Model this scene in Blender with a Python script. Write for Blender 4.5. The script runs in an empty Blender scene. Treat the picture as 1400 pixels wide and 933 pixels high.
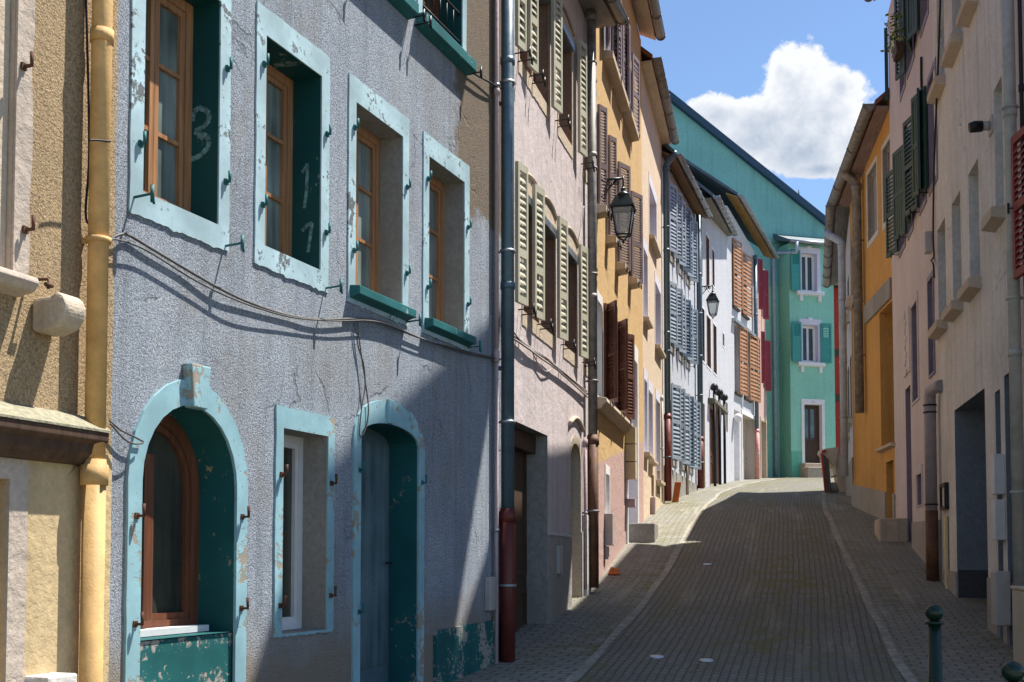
import bpy, bmesh, random
from math import *
from mathutils import Vector, Matrix
random.seed(7)
R = random.Random(11)
sc = bpy.context.scene
COL = sc.collection

# ------------------------------------------------------------------ survey
# Camera data recovered from the photograph's vanishing points; facade points
# are surveyed by intersecting sight lines with the real wall planes.
F = 1650.; HZ = 765.; TH = atan(.05); PPY = HZ - F*tan(TH); EYE = 1.65

def ray(x, y):
    cx = (x-700)/F; cy = (PPY-y)/F
    return (cx, cos(TH)-sin(TH)*cy, sin(TH)+cos(TH)*cy)

def proj(X, Y, Z):
    Z -= EYE
    d = Y*cos(TH)+Z*sin(TH); v = -Y*sin(TH)+Z*cos(TH)
    return (700+F*X/d, PPY-F*v/d)

def P(x, z): return ((x-700)/F*z, z)

HT = [(-40, -1.6), (-6, -.1), (0, 0), (6, .2), (8.6, .34), (12.6, .67), (17.5, 1.31), (24.1, 2.40), (29, 3.0), (35.2, 3.72),
      (45.8, 4.70), (50, 5.05), (62, 5.8), (100, 7.2), (400, 9)]

def H(y):
    if y <= HT[0][0]: return HT[0][1]
    for i in range(len(HT)-1):
        a, b = HT[i], HT[i+1]
        if y <= b[0]:
            m = lambda j: 0 if j <= 0 or j >= len(HT)-1 else (HT[j+1][1]-HT[j-1][1])/(HT[j+1][0]-HT[j-1][0])
            h = b[0]-a[0]; t = (y-a[0])/h
            return (a[1]*(2*t**3-3*t*t+1)+h*m(i)*(t**3-2*t*t+t)+b[1]*(-2*t**3+3*t*t)+h*m(i+1)*(t**3-t*t))
    return HT[-1][1]

# ------------------------------------------------------------------ materials
MC = {}
def srgb(r, g, b):
    f = lambda c: (c/255/12.92) if c/255 <= .04045 else ((c/255+.055)/1.055)**2.4
    return (f(r), f(g), f(b))

class NT:
    def __init__(s, name):
        s.m = bpy.data.materials.new(name); s.m.use_nodes = True
        s.t = s.m.node_tree; s.b = s.t.nodes['Principled BSDF']
        s.tc = None
    def n(s, ty, **kw):
        o = s.t.nodes.new(ty)
        for k, v in kw.items():
            if k in ('operation', 'data_type', 'blend_type', 'noise_dimensions', 'feature', 'offset', 'offset_frequency', 'distance', 'normalize', 'clamp', 'wave_type', 'bands_direction'): setattr(o, k, v)
            else: s.set(o, k, v)
        return o
    def set(s, o, k, v):
        i = o.inputs[int(k[1:])] if (k[0] == 'i' and k[1:].isdigit()) else o.inputs[k]
        if isinstance(v, bpy.types.NodeSocket): s.t.links.new(v, i)
        elif isinstance(v, bpy.types.Node): s.t.links.new(v.outputs[0], i)
        else:
            if isinstance(v, (tuple, list)) and len(v) == 3 and i.type == 'RGBA': v = (*v, 1)
            i.default_value = v
    def obj(s):
        if s.tc is None: s.tc = s.n('ShaderNodeTexCoord').outputs['Object']
        return s.tc
    def world(s): return s.n('ShaderNodeNewGeometry').outputs['Position']
    def scale(s, v, sx, sy, sz):
        return s.n('ShaderNodeVectorMath', operation='MULTIPLY', i0=v, i1=(sx, sy, sz)).outputs[0]
    def noise(s, scale, detail=4, rough=.55, vec=None, dist=0):
        return s.n('ShaderNodeTexNoise', Vector=vec or s.obj(), Scale=scale, Detail=detail, Roughness=rough, Distortion=dist).outputs['Fac']
    def ramp(s, f, lo, hi, a=0., b=1.):
        return s.n('ShaderNodeMapRange', i0=f, i1=lo, i2=hi, i3=a, i4=b).outputs[0]
    def mix(s, f, a, b, mode='MIX'):
        o = s.t.nodes.new('ShaderNodeMix'); o.data_type = 'RGBA'; o.blend_type = mode
        for k, v in ((0, f), (6, a), (7, b)):
            i = o.inputs[k]
            if isinstance(v, bpy.types.NodeSocket): s.t.links.new(v, i)
            else: i.default_value = (*v, 1) if (k and len(v) == 3) else v
        return o.outputs[2]
    def math(s, op, a, b=0.):
        return s.n('ShaderNodeMath', operation=op, i0=a, i1=b).outputs[0]
    def sep(s, v): return s.n('ShaderNodeSeparateXYZ', i0=v).outputs
    def bump(s, h, dist, strength=1.):
        prev = s.b.inputs['Normal'].links
        kw = dict(Height=h, Distance=dist, Strength=strength)
        if prev: kw['Normal'] = prev[0].from_socket
        o = s.n('ShaderNodeBump', **kw)
        s.t.links.new(o.outputs[0], s.b.inputs['Normal'])
    def out(s, col, rough=.85, metal=0., spec=.3):
        s.set(s.b, 'Base Color', col); s.set(s.b, 'Roughness', rough); s.set(s.b, 'Metallic', metal); s.set(s.b, 'Specular IOR Level', spec)
        MC[s.m.name] = s.m; return s.m

def mulc(c, k): return tuple(min(1, x*k) for x in c)

def stucco(name, c, grain=60, gb=.006, speck=.35, stain=.35, streak=.25, dark=.55, patch=None, lower=None, coarse=0., cracks=0., blotch=None):
    """render/plaster: c base, grain speckle, weather stains, optional patch=(colour, u0, z0, soft) and lower=(colour, z, slope, wobble)"""
    k = NT(name); o = k.obj()
    fine = k.noise(grain, 3, .7)
    big = k.noise(.7, 5, .6)
    mid = k.noise(4.5, 5, .65)
    str_ = k.noise(1., 4, .6, k.scale(o, 5.5, 5.5, .35))
    col = k.mix(k.ramp(fine, .38, .64), mulc(c, 1-speck), mulc(c, 1+speck*.75))
    col = k.mix(k.math('MULTIPLY', k.ramp(big, .45, .72), stain), col, mulc(c, dark))
    col = k.mix(k.math('MULTIPLY', k.ramp(mid, .52, .78), stain*.7), col, mulc(c, 1.3))
    col = k.mix(k.math('MULTIPLY', k.ramp(str_, .52, .75), streak), col, mulc(c, dark*.8))
    if blotch:
        pale, warm = blotch
        xx = k.n('ShaderNodeVectorMath', operation='ADD', i0=o, i1=(7.3, 0, 3.1)).outputs[0]
        b1 = k.math('MULTIPLY', k.ramp(k.noise(1.5, 8, .72, k.scale(o, 1, 1, .6)), .45, .60), .55); b2 = k.math('MULTIPLY', k.ramp(k.noise(1.15, 8, .7, k.scale(xx, 1.2, 1, .55)), .50, .62), .55)
        b3 = k.math('MULTIPLY', k.ramp(k.noise(1., 6, .65, k.scale(xx, 9, 9, .3)), .50, .62), .40)
        tex = k.ramp(fine, .36, .66, .6, 1.3)
        col = k.mix(b1, col, k.mix(fine, mulc(pale, .75), mulc(pale, 1.15)))
        col = k.mix(b2, col, k.mix(fine, mulc(warm, .6), mulc(warm, 1.25)))
        col = k.mix(b3, col, mulc(c, .42))
    if coarse:
        sp = k.noise(grain*.55, 6, .8)
        col = k.mix(k.ramp(sp, .47, .39, 0, .72), col, mulc(c, .28)); col = k.mix(k.ramp(sp, .54, .63, 0, .6), col, mulc(c, 1.55)); k.bump(sp, .016, .8)
        vor = k.n('ShaderNodeTexVoronoi', Vector=k.n('ShaderNodeVectorMath', operation='ADD', i0=o, i1=k.scale(k.n('ShaderNodeTexNoise', Vector=o, Scale=30.).outputs['Color'], .03, .03, .03)).outputs[0], Scale=grain*.8).outputs['Distance']
        k.bump(k.math('ADD', k.math('MULTIPLY', vor, -1.), k.math('MULTIPLY', fine, .8)), coarse)
        col = k.mix(k.math('MULTIPLY', k.ramp(vor, .45, .8), .5), col, mulc(c, .35))
    trowel = k.noise(13, 4, .6, dist=.6)
    col = k.mix(k.ramp(trowel, .35, .65, 0, .35), col, mulc(c, .72))
    if cracks:
        wv = k.n('ShaderNodeVectorMath', operation='ADD', i0=o, i1=k.scale(k.n('ShaderNodeTexNoise', Vector=o, Scale=3., Detail=4.).outputs['Color'], .35, .35, .35)).outputs[0]
        ve = k.n('ShaderNodeTexVoronoi', feature='DISTANCE_TO_EDGE', Vector=k.scale(wv, 1, 1, .55), Scale=1.1).outputs['Distance']
        cm = k.math('MULTIPLY', k.ramp(ve, .012, .003), k.ramp(k.noise(1.1, 3), .52, .6))
        col = k.mix(k.math('MULTIPLY', cm, cracks), col, mulc(c, .22)); k.bump(k.math('MULTIPLY', cm, -1.), .012)
    if patch:
        pc, u0, z0, s = patch
        x, y, z = k.sep(o)
        wob = k.math('MULTIPLY', k.math('SUBTRACT', k.noise(3.2, 5, .65), .5), .9)
        m = k.math('MULTIPLY', k.ramp(k.math('ADD', x, wob), u0, u0+s), k.ramp(k.math('ADD', z, wob), z0, z0+s))
        col = k.mix(m, col, k.mix(k.ramp(fine, .36, .64), mulc(pc, .5), mulc(pc, 1.3)))
    if lower:
        lc, z0, sl, s = lower
        x, y, z = k.sep(o)
        zz = k.math('SUBTRACT', z, k.math('MULTIPLY', x, sl))
        zz = k.math('ADD', zz, k.math('MULTIPLY', k.math('SUBTRACT', k.noise(2.2, 5, .6), .5), s*4))
        m = k.ramp(zz, z0+s, z0-s)
        col = k.mix(m, col, k.mix(k.ramp(fine, .36, .64), mulc(lc, .8), mulc(lc, 1.15)))
    k.bump(trowel, .012, .5)
    k.bump(mid, .03, .6)
    k.bump(fine, gb, .9)
    return k.out(col, .92, spec=.15)

def peel(name, paint, under, amt=.5, rough=.6, scale=5., var=.25, fine=24.):
    k = NT(name); o = k.obj()
    n1 = k.noise(scale, 7, .68); n2 = k.noise(fine, 5, .7); n3 = k.noise(2.1, 3)
    f = k.math('ADD', k.math('MULTIPLY', n1, .42), k.math('ADD', k.math('MULTIPLY', n2, .26), k.math('MULTIPLY', n3, .32)))
    m = k.ramp(f, amt, amt+.02)
    p = k.mix(k.ramp(n3, .35, .65), mulc(paint, 1-var), mulc(paint, 1+var*.5))
    p = k.mix(k.ramp(n2, .4, .7, 0, .35), p, mulc(paint, .7))
    col = k.mix(m, p, k.mix(n2, mulc(under, .6), mulc(under, 1.3)))
    k.bump(k.math('MULTIPLY', m, -1.), .004, .8); k.bump(n2, .002, .6)
    return k.out(col, rough, spec=.3)

def plain(name, c, rough=.5, metal=0., var=.18, bump=.001, spec=.4, scale=9., dirt=.0):
    k = NT(name)
    n = k.noise(scale, 5, .6); n2 = k.noise(scale*8, 3, .6)
    col = k.mix(k.ramp(n, .35, .68), mulc(c, 1-var), mulc(c, 1+var))
    if dirt: col = k.mix(k.ramp(k.noise(2.5, 6, .7), .5, .7, 0, dirt), col, mulc(c, .35))
    if bump: k.bump(n2, bump, .6)
    return k.out(col, k.ramp(n, .3, .7, max(.05, rough-.1), min(1, rough+.1)), metal, spec)

def wood(name, c, rough=.5, k2=.55, axis='z', worn=None):
    k = NT(name)
    v = k.scale(k.obj(), *((28, 28, 1.6) if axis == 'z' else (1.6, 28, 28)))
    n = k.noise(1., 5, .65, v); n2 = k.noise(3, 4)
    col = k.mix(k.ramp(n, .32, .7), mulc(c, k2), mulc(c, 1.2))
    col = k.mix(k.ramp(n2, .4, .7, 0, .4), col, mulc(c, .6))
    if worn: col = k.mix(k.ramp(k.noise(7, 6, .7), .56, .62), col, worn)
    k.bump(n, .002, .6)
    return k.out(col, rough, spec=.3)

def glass(name, tint=(.02, .025, .03), rough=.06):
    k = NT(name)
    n = k.math('ADD', k.math('MULTIPLY', k.noise(1.3, 3), .5), k.math('MULTIPLY', k.noise(1., 4, .6, k.scale(k.obj(), 7, 7, .5)), .5)); v = k.noise(1.4, 2, .5)
    col = k.mix(k.ramp(n, .38, .62), mulc(tint, .5), mulc(tint, 2.0))
    k.bump(v, .01, .25)
    return k.out(col, k.ramp(k.noise(6, 4), .4, .8, rough, rough+.12), 0, .5)

M = {}
def mats():
    M['yellow'] = stucco('yellow_roughcast', (.55, .40, .235), 85, .006, .3, .35, .3, .6, coarse=.005)
    M['yellow_low'] = stucco('yellow_smooth_render', (.55, .42, .24), 30, .002, .1, .4, .3, .6, cracks=.6)
    M['blue'] = stucco('blue_grey_roughcast', (.475, .53, .61), 90, .013, .6, .5, .55, .5, patch=((.25, .20, .15), 4.75, 4.65, .12), lower=((.34, .29, .235), .78, .02, .22), coarse=.004, cracks=.35, blotch=((.58, .61, .65), (.36, .325, .28)))
    M['pink'] = stucco('pink_grey_render', (.60, .52, .51), 26, .002, .1, .6, .6, .55, lower=None)
    M['pinkpanel'] = stucco('dusky_pink_panel', (.47, .36, .36), 26, .002, .08, .4, .2, .7)
    M['ochre'] = stucco('ochre_render', (.62, .42, .20), 30, .003, .1, .35, .35, .7, lower=((.50, .34, .30), 1.72, .145, .02))
    M['cream'] = stucco('cream_render', (.70, .56, .41), 30, .002, .07, .3, .2, .7)
    M['white'] = stucco('white_blue_render', (.56, .58, .63), 22, .003, .08, .45, .35, .7)
    M['white2'] = stucco('white_render', (.57, .57, .60), 24, .002, .08, .45, .45, .7)
    M['white3'] = stucco('bright_white_render', (.60, .59, .60), 24, .002, .07, .35, .3, .75)
    M['salmon'] = stucco('salmon_render', (.62, .42, .36), 24, .002, .08, .3, .2, .7)
    M['mint'] = stucco('mint_green_render', (.32, .68, .52), 18, .002, .10, .45, .45, .68)
    M['mintlow'] = stucco('deep_green_render', (.17, .50, .35), 18, .002, .08, .3, .2, .75)
    M['teal'] = stucco('teal_gable_render', (.25, .55, .50), 18, .002, .07, .45, .7, .68)
    M['mauve'] = stucco('mauve_render', (.62, .545, .535), 26, .002, .08, .4, .35, .65)
    M['greywall'] = stucco('warm_grey_render', (.70, .67, .615), 22, .008, .12, .7, .7, .58, cracks=.18)
    M['greylow'] = stucco('pale_grey_plinth', (.36, .34, .31), 26, .003, .12, .5, .3, .6)
    M['darkplinth'] = stucco('charcoal_plinth', (.075, .075, .08), 26, .003, .15, .5, .3, .6)
    M['orange'] = stucco('orange_render', (.62, .335, .10), 20, .002, .09, .5, .5, .62)
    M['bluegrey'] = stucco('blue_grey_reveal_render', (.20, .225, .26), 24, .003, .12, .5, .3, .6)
    M['concrete'] = stucco('weathered_concrete', (.33, .31, .28), 20, .004, .14, .6, .5, .5)
    M['redwall'] = stucco('red_render', (.45, .05, .035), 20, .002, .08, .3, .2, .6)
    M['stone'] = stucco('sandstone', (.52, .44, .34), 30, .006, .16, .5, .4, .5)
    M['palestone'] = stucco('pale_stone', (.62, .59, .55), 30, .003, .1, .35, .3, .65)
    M['beigestone'] = stucco('beige_stone', (.56, .46, .35), 30, .003, .1, .35, .3, .65)
    M['whitetrim'] = plain('white_trim_paint', (.78, .77, .76), .6, var=.06, dirt=.15)
    M['lilactrim'] = plain('lilac_white_trim', (.68, .66, .74), .6, var=.06, dirt=.1)
    M['purpletrim'] = plain('dull_purple_paint', (.22, .185, .23), .6, var=.12)
    M['paleblue'] = peel('peeling_pale_blue_paint', (.40, .55, .595), (.13, .15, .155), .56, .65, 6, .28)
    M['paleblueold'] = peel('flaking_pale_blue_paint', (.27, .46, .51), (.32, .28, .22), .545, .7, 4, .2)
    M['teal_paint'] = peel('peeling_teal_paint', (.006, .072, .072), (.25, .30, .27), .58, .55, 4.2, .2)
    M['teal_worn'] = peel('worn_teal_paint', (.010, .10, .105), (.36, .30, .20), .56, .6, 2.6, .25)
    M['teal_base'] = peel('scuffed_teal_base_paint', (.012, .12, .12), (.33, .31, .27), .515, .7, 3.0, .3)
    M['teal_sill'] = peel('teal_sill_paint', (.02, .14, .145), (.25, .40, .40), .58, .6, 6, .25)
    M['greyreveal'] = stucco('bare_cement', (.31, .29, .26), 24, .004, .14, .6, .4, .6)
    M['brownreveal'] = stucco('brown_stained_render', (.30, .185, .135), 24, .003, .12, .5, .4, .5)
    M['oak'] = wood('varnished_wood', (.42, .21, .10), .42)
    M['darkoak'] = wood('reddish_brown_wood', (.17, .065, .035), .4)
    M['brownwood'] = wood('dark_brown_wood', (.085, .05, .032), .6)
    M['soffit'] = wood('brown_soffit_boards', (.30, .17, .085), .7, axis='x')
    M['soffitgold'] = wood('golden_soffit_boards', (.42, .25, .08), .6, axis='x')
    M['soffitpink'] = wood('dusty_pink_soffit_boards', (.27, .19, .165), .7, axis='x')
    M['soffitwhite'] = wood('cream_soffit_boards', (.60, .50, .38), .7, .85, axis='x')
    M['soffitgrey'] = wood('silvered_soffit_boards', (.24, .22, .19), .8, .5, axis='x')
    M['creamshut'] = peel('cream_shutter_paint', (.50, .475, .36), (.25, .22, .17), .66, .6, 6, .1)
    M['darkback'] = plain('shadowed_blue_grey_paint', (.05, .06, .075), .7)
    M['taupeshut'] = plain('taupe_shutter_paint', (.20, .15, .155), .55, var=.12)
    M['redshut'] = plain('red_brown_shutter_paint', (.125, .05, .034), .5, var=.2)
    M['palebluesh'] = plain('pale_blue_shutter_paint', (.33, .39, .45), .55, var=.12, dirt=.15)
    M['slateblue'] = plain('slate_blue_shutter_paint', (.13, .19, .26), .55, var=.12)
    M['crimson'] = plain('crimson_shutter_paint', (.26, .012, .028), .5, var=.12)
    M['redlouvre'] = plain('dull_red_louvre_paint', (.22, .03, .03), .55, var=.12)
    M['greenshut'] = plain('dark_green_shutter_paint', (.025, .06, .045), .5, var=.15)
    M['tealshut'] = plain('teal_green_shutter_paint', (.05, .30, .26), .5, var=.1)
    M['orangelouvre'] = wood('orange_brown_louvres', (.42, .19, .075), .5, .8, axis='x')
    M['zinc'] = plain('zinc_sheet', (.30, .34, .37), .42, .7, var=.25, dirt=.3)
    M['zincblue'] = plain('blue_grey_downpipe_paint', (.10, .155, .19), .38, .25, var=.12)
    M['zincold'] = plain('tarnished_zinc', (.25, .235, .215), .6, .4, var=.3, dirt=.5)
    M['steel'] = plain('galvanised_grey', (.32, .34, .36), .45, .5, var=.15)
    M['oxide'] = plain('red_oxide_cast_iron', (.135, .028, .022), .5, .1, var=.2, dirt=.3)
    M['rustpipe'] = plain('rust_brown_cast_iron', (.125, .058, .032), .65, .1, var=.25, dirt=.4)
    M['yellowpipe'] = plain('ochre_pipe_paint', (.58, .36, .14), .72, var=.16, dirt=.45, bump=.003)
    M['beigepipe'] = plain('beige_grey_pipe_paint', (.42, .40, .35), .5, var=.12, dirt=.3)
    M['lilacpipe'] = plain('lilac_grey_pipe_paint', (.33, .29, .30), .5, var=.12, dirt=.2)
    M['paleblupipe'] = plain('pale_blue_pipe_paint', (.40, .47, .55), .5, var=.12, dirt=.35)
    M['pinkpipe'] = plain('salmon_pipe_paint', (.60, .28, .25), .5)
    M['iron'] = plain('black_iron', (.018, .018, .02), .5, .3, var=.3)
    M['rust'] = plain('rusty_iron', (.10, .045, .025), .8, .2, var=.4)
    M['cable'] = plain('grey_cable_sheath', (.10, .095, .09), .6)
    M['cablelight'] = plain('pale_cable_sheath', (.42, .36, .34), .6)
    M['lampgreen'] = plain('dark_green_black_lamp_paint', (.012, .022, .024), .35, .2)
    M['bollard'] = plain('gloss_dark_green_paint', (.004, .021, .012), .28, 0, var=.15, bump=.0004, spec=.4)
    M['plastic'] = plain('white_plastic', (.62, .61, .60), .45, var=.05)
    M['greybox'] = plain('grey_box_paint', (.42, .39, .36), .5, var=.08, dirt=.2)
    M['creambox'] = plain('cream_panel_paint', (.64, .52, .29), .6, var=.08, dirt=.15)
    M['beigebox'] = plain('beige_cabinet_paint', (.50, .44, .34), .5, var=.06, dirt=.2)
    M['slate'] = plain('blue_slate', (.11, .14, .17), .55, 0, var=.3, scale=5)
    M['verge'] = plain('dark_blue_verge_sheet', (.035, .075, .12), .5, .2, var=.12)
    M['tile'] = plain('weathered_clay_tile', (.23, .105, .065), .85, var=.35, scale=6)
    M['redtile'] = plain('red_painted_boards', (.40, .09, .05), .7, var=.2)
    M['dark'] = plain('dark_interior', (.012, .012, .013), .9)
    M['curtain'] = plain('beige_curtain', (.33, .27, .18), .9, var=.2)
    M['glass'] = glass('window_glass', (.034, .034, .026))
    M['glassgreen'] = glass('greenish_window_glass', (.14, .17, .155), .05)
    M['glassdoor'] = glass('dusty_door_glass', (.06, .09, .10), .2)
    M['lampglass'] = glass('lamp_glass', (.45, .47, .48), .15)
    k = NT('lamp_glass_clear'); tr = k.n('ShaderNodeBsdfTransparent', Color=(.9, .93, .93)); mx = k.n('ShaderNodeMixShader', i0=.38)
    k.out((.5, .52, .52), .12, 0, .5); k.t.links.new(tr.outputs[0], mx.inputs[1]); k.t.links.new(k.b.outputs[0], mx.inputs[2]); k.t.links.new(mx.outputs[0], k.t.nodes['Material Output'].inputs[0]); M['lampglass'] = k.m
    M['pinkstone'] = stucco('pinkish_painted_stone', (.50, .42, .35), 30, .004, .12, .5, .4, .6, cracks=.7)
    M['terracotta'] = plain('orange_terracotta', (.55, .15, .035), .8)
    M['graffiti'] = plain('faded_white_spray_paint', (.13, .25, .245), .8, var=.6, scale=30)
    M['leaf'] = plain('yellow_green_leaves', (.22, .26, .03), .6, var=.35)
    M['leafdark'] = plain('green_leaves', (.05, .11, .03), .6, var=.35)
    M['litter'] = plain('dry_leaf_litter', (.10, .085, .03), .9, var=.5)
    M['redmetal'] = plain('red_tube_paint', (.40, .05, .04), .45)
    M['timber'] = wood('weathered_timber', (.17, .15, .12), .85)
    M['mosstop'] = stucco('mossy_ledge_top', (.30, .28, .20), 26, .006, .25, .8, .1, .4)
    M['disc'] = plain('pale_metal_disc', (.50, .56, .62), .4, .5)
    k = NT('corrugated_sheet'); x, y, z = k.sep(k.obj())
    wv = k.math('SINE', k.math('MULTIPLY', x, 60.))
    k.bump(wv, .02); M['corrug'] = k.out(k.mix(k.ramp(wv, -1, 1), (.12, .16, .18), (.36, .40, .42)), .5, .4)
    # setts
    for nm, c1, c2, mort, bw, bh, moss in (('road_setts', (.185, .178, .145), (.25, .238, .195), (.095, .088, .066), .15, .085, .6), ('pavement_setts', (.25, .242, .20), (.33, .315, .262), (.10, .095, .072), .22, .12, .5)):
        k = NT(nm)
        uv = k.n('ShaderNodeTexCoord').outputs['UV']
        if nm == 'road_setts':
            sx, sy, sz = k.sep(uv); uvb = k.n('ShaderNodeCombineXYZ', i0=sy, i1=sx, i2=0.).outputs[0]
        else: uvb = uv
        wob = k.n('ShaderNodeTexNoise', Vector=uv, Scale=2.2, Detail=2.).outputs['Color']
        v = k.n('ShaderNodeVectorMath', operation='ADD', i0=uvb, i1=k.scale(k.n('ShaderNodeVectorMath', operation='SUBTRACT', i0=wob, i1=(.5, .5, .5)).outputs[0], .05, .05, 0)).outputs[0]
        br = k.n('ShaderNodeTexBrick', Vector=v, Color1=c1, Color2=c2, Mortar=mort)
        br.inputs['Scale'].default_value = 1.; br.inputs['Mortar Size'].default_value = .013; br.inputs['Mortar Smooth'].default_value = .5
        br.inputs['Brick Width'].default_value = bw; br.inputs['Row Height'].default_value = bh; br.inputs['Bias'].default_value = -.1
        big = k.noise(.45, 5, .65, uv); mid = k.noise(2.6, 5, .7, uv); fine = k.noise(40, 3, .6, uv)
        col = k.mix(k.ramp(fine, .35, .65, 0, .5), br.outputs['Color'], mulc(c1, .62))
        col = k.mix(k.ramp(big, .42, .66, 0, .65), col, mulc(c2, .5))
        mz = k.math('MULTIPLY', k.ramp(mid, .42, .62), k.ramp(k.noise(.6, 4, .6, k.scale(uv, 1.3, .35, 1)), .44, .62))
        col = k.mix(k.math('MULTIPLY', mz, moss*2), col, (.135, .125, .04))
        col = k.mix(k.math('MULTIPLY', k.ramp(k.noise(.9, 4, .6, k.scale(uv, 3, .25, 1)), .56, .72), .4), col, mulc(c2, 1.5))
        k.bump(k.math('ADD', k.math('MULTIPLY', br.outputs['Fac'], -1.), k.math('MULTIPLY', fine, .4)), (.007 if nm == 'road_setts' else .011), 1.)
        k.bump(mid, .02, .5)
        M[nm] = k.out(col, .78, spec=.3)
    M['strip'] = stucco('pale_setts_strip', (.35, .33, .27), 9, .012, .3, .6, .1, .55)
    M['earth'] = stucco('earth', (.14, .13, .10), 4, .01, .3, .5, .1, .6)
mats()

# ------------------------------------------------------------------ mesh builder
class MB:
    def __init__(s): s.v = []; s.f = []; s.mi = []; s.sm = []; s.m = []; s.cur = 0; s.uv = None
    def mat(s, name):
        if name not in s.m: s.m.append(name)
        s.cur = s.m.index(name); return s
    def face(s, pts, smooth=False):
        i = len(s.v); s.v += [tuple(p) for p in pts]
        s.f.append(tuple(range(i, i+len(pts)))); s.mi.append(s.cur); s.sm.append(smooth)
    def hexa(s, b, t):
        """b, t: four points each, bottom and top loops"""
        i = len(s.v); s.v += [tuple(p) for p in b+t]
        for q in ((0, 3, 2, 1), (4, 5, 6, 7), (0, 1, 5, 4), (1, 2, 6, 5), (2, 3, 7, 6), (3, 0, 4, 7)):
            s.f.append(tuple(i+a for a in q)); s.mi.append(s.cur); s.sm.append(False)
    def box(s, u0, u1, n0, n1, z0, z1):
        """n grows towards the street (local -y)"""
        s.hexa([(u0, -n0, z0), (u1, -n0, z0), (u1, -n1, z0), (u0, -n1, z0)][::-1], [(u0, -n0, z1), (u1, -n0, z1), (u1, -n1, z1), (u0, -n1, z1)][::-1])
    def prism(s, poly, n0, n1, axis='n'):
        """poly in (u,z) extruded along n, or poly in (n,z) extruded along u"""
        f = (lambda a, b, t: (a, -t, b)) if axis == 'n' else (lambda a, b, t: (t, -a, b))
        A = [f(a, b, n0) for a, b in poly]; B = [f(a, b, n1) for a, b in poly]
        i = len(s.v); k = len(poly); s.v += A+B
        s.f.append(tuple(range(i, i+k))); s.f.append(tuple(range(i+2*k-1, i+k-1, -1)))
        for a in range(k): s.f.append((i+a, i+(a+1) % k, i+k+(a+1) % k, i+k+a))
        s.mi += [s.cur]*(k+2); s.sm += [False]*(k+2)
    def tube(s, pts, r, seg=10, caps=True, rr=None):
        pts = [Vector(p) for p in pts]; i = len(s.v); n = len(pts)
        up = None
        for j, p in enumerate(pts):
            t = (pts[min(j+1, n-1)]-pts[max(j-1, 0)]).normalized()
            if up is None: up = Vector((0, 0, 1)) if abs(t.z) < .9 else Vector((1, 0, 0))
            a = t.cross(up).normalized(); b = a.cross(t).normalized(); up = b
            q = rr[j] if rr else r
            for k in range(seg):
                w = 2*pi*k/seg; s.v.append(tuple(p+a*cos(w)*q+b*sin(w)*q))
        for j in range(n-1):
            for k in range(seg):
                a, b = i+j*seg+k, i+j*seg+(k+1) % seg
                s.f.append((a, b, b+seg, a+seg)); s.mi.append(s.cur); s.sm.append(True)
        if caps:
            s.f.append(tuple(range(i, i+seg))[::-1]); s.f.append(tuple(range(i+(n-1)*seg, i+n*seg))); s.mi += [s.cur]*2; s.sm += [False]*2
    def lathe(s, prof, c=(0, 0, 0), seg=20):
        i = len(s.v); c = Vector(c)
        for r, z in prof:
            for k in range(seg):
                w = 2*pi*k/seg; s.v.append((c.x+cos(w)*r, c.y+sin(w)*r, c.z+z))
        for j in range(len(prof)-1):
            for k in range(seg):
                a, b = i+j*seg+k, i+j*seg+(k+1) % seg
                s.f.append((a, b, b+seg, a+seg)); s.mi.append(s.cur); s.sm.append(True)
        s.f.append(tuple(range(i, i+seg))[::-1]); s.f.append(tuple(range(i+(len(prof)-1)*seg, i+len(prof)*seg))); s.mi += [s.cur]*2; s.sm += [False]*2
    def build(s, name, mat=None, parent=None, bevel=0., **props):
        me = bpy.data.meshes.new(name)
        me.from_pydata(s.v, [], s.f); me.update()
        for m in (s.m or [mat]): me.materials.append(M[m])
        me.polygons.foreach_set('material_index', s.mi); me.polygons.foreach_set('use_smooth', s.sm)
        bm = bmesh.new(); bm.from_mesh(me); bmesh.ops.remove_doubles(bm, verts=bm.verts, dist=.0002)
        bmesh.ops.recalc_face_normals(bm, faces=bm.faces); bm.to_mesh(me); bm.free()
        o = bpy.data.objects.new(name, me); COL.objects.link(o)
        if parent: o.parent = parent
        if bevel:
            b = o.modifiers.new('b', 'BEVEL'); b.width = bevel; b.segments = 2; b.limit_method = 'ANGLE'
        for k, v in props.items(): o[k] = v
        return o

def thing(name, loc, rz, label, cat, group=None):
    o = bpy.data.objects.new(name, None); COL.objects.link(o)
    o.location = loc; o.rotation_euler = (0, 0, rz); o['label'] = label; o['category'] = cat
    if group: o['group'] = group
    return o

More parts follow.
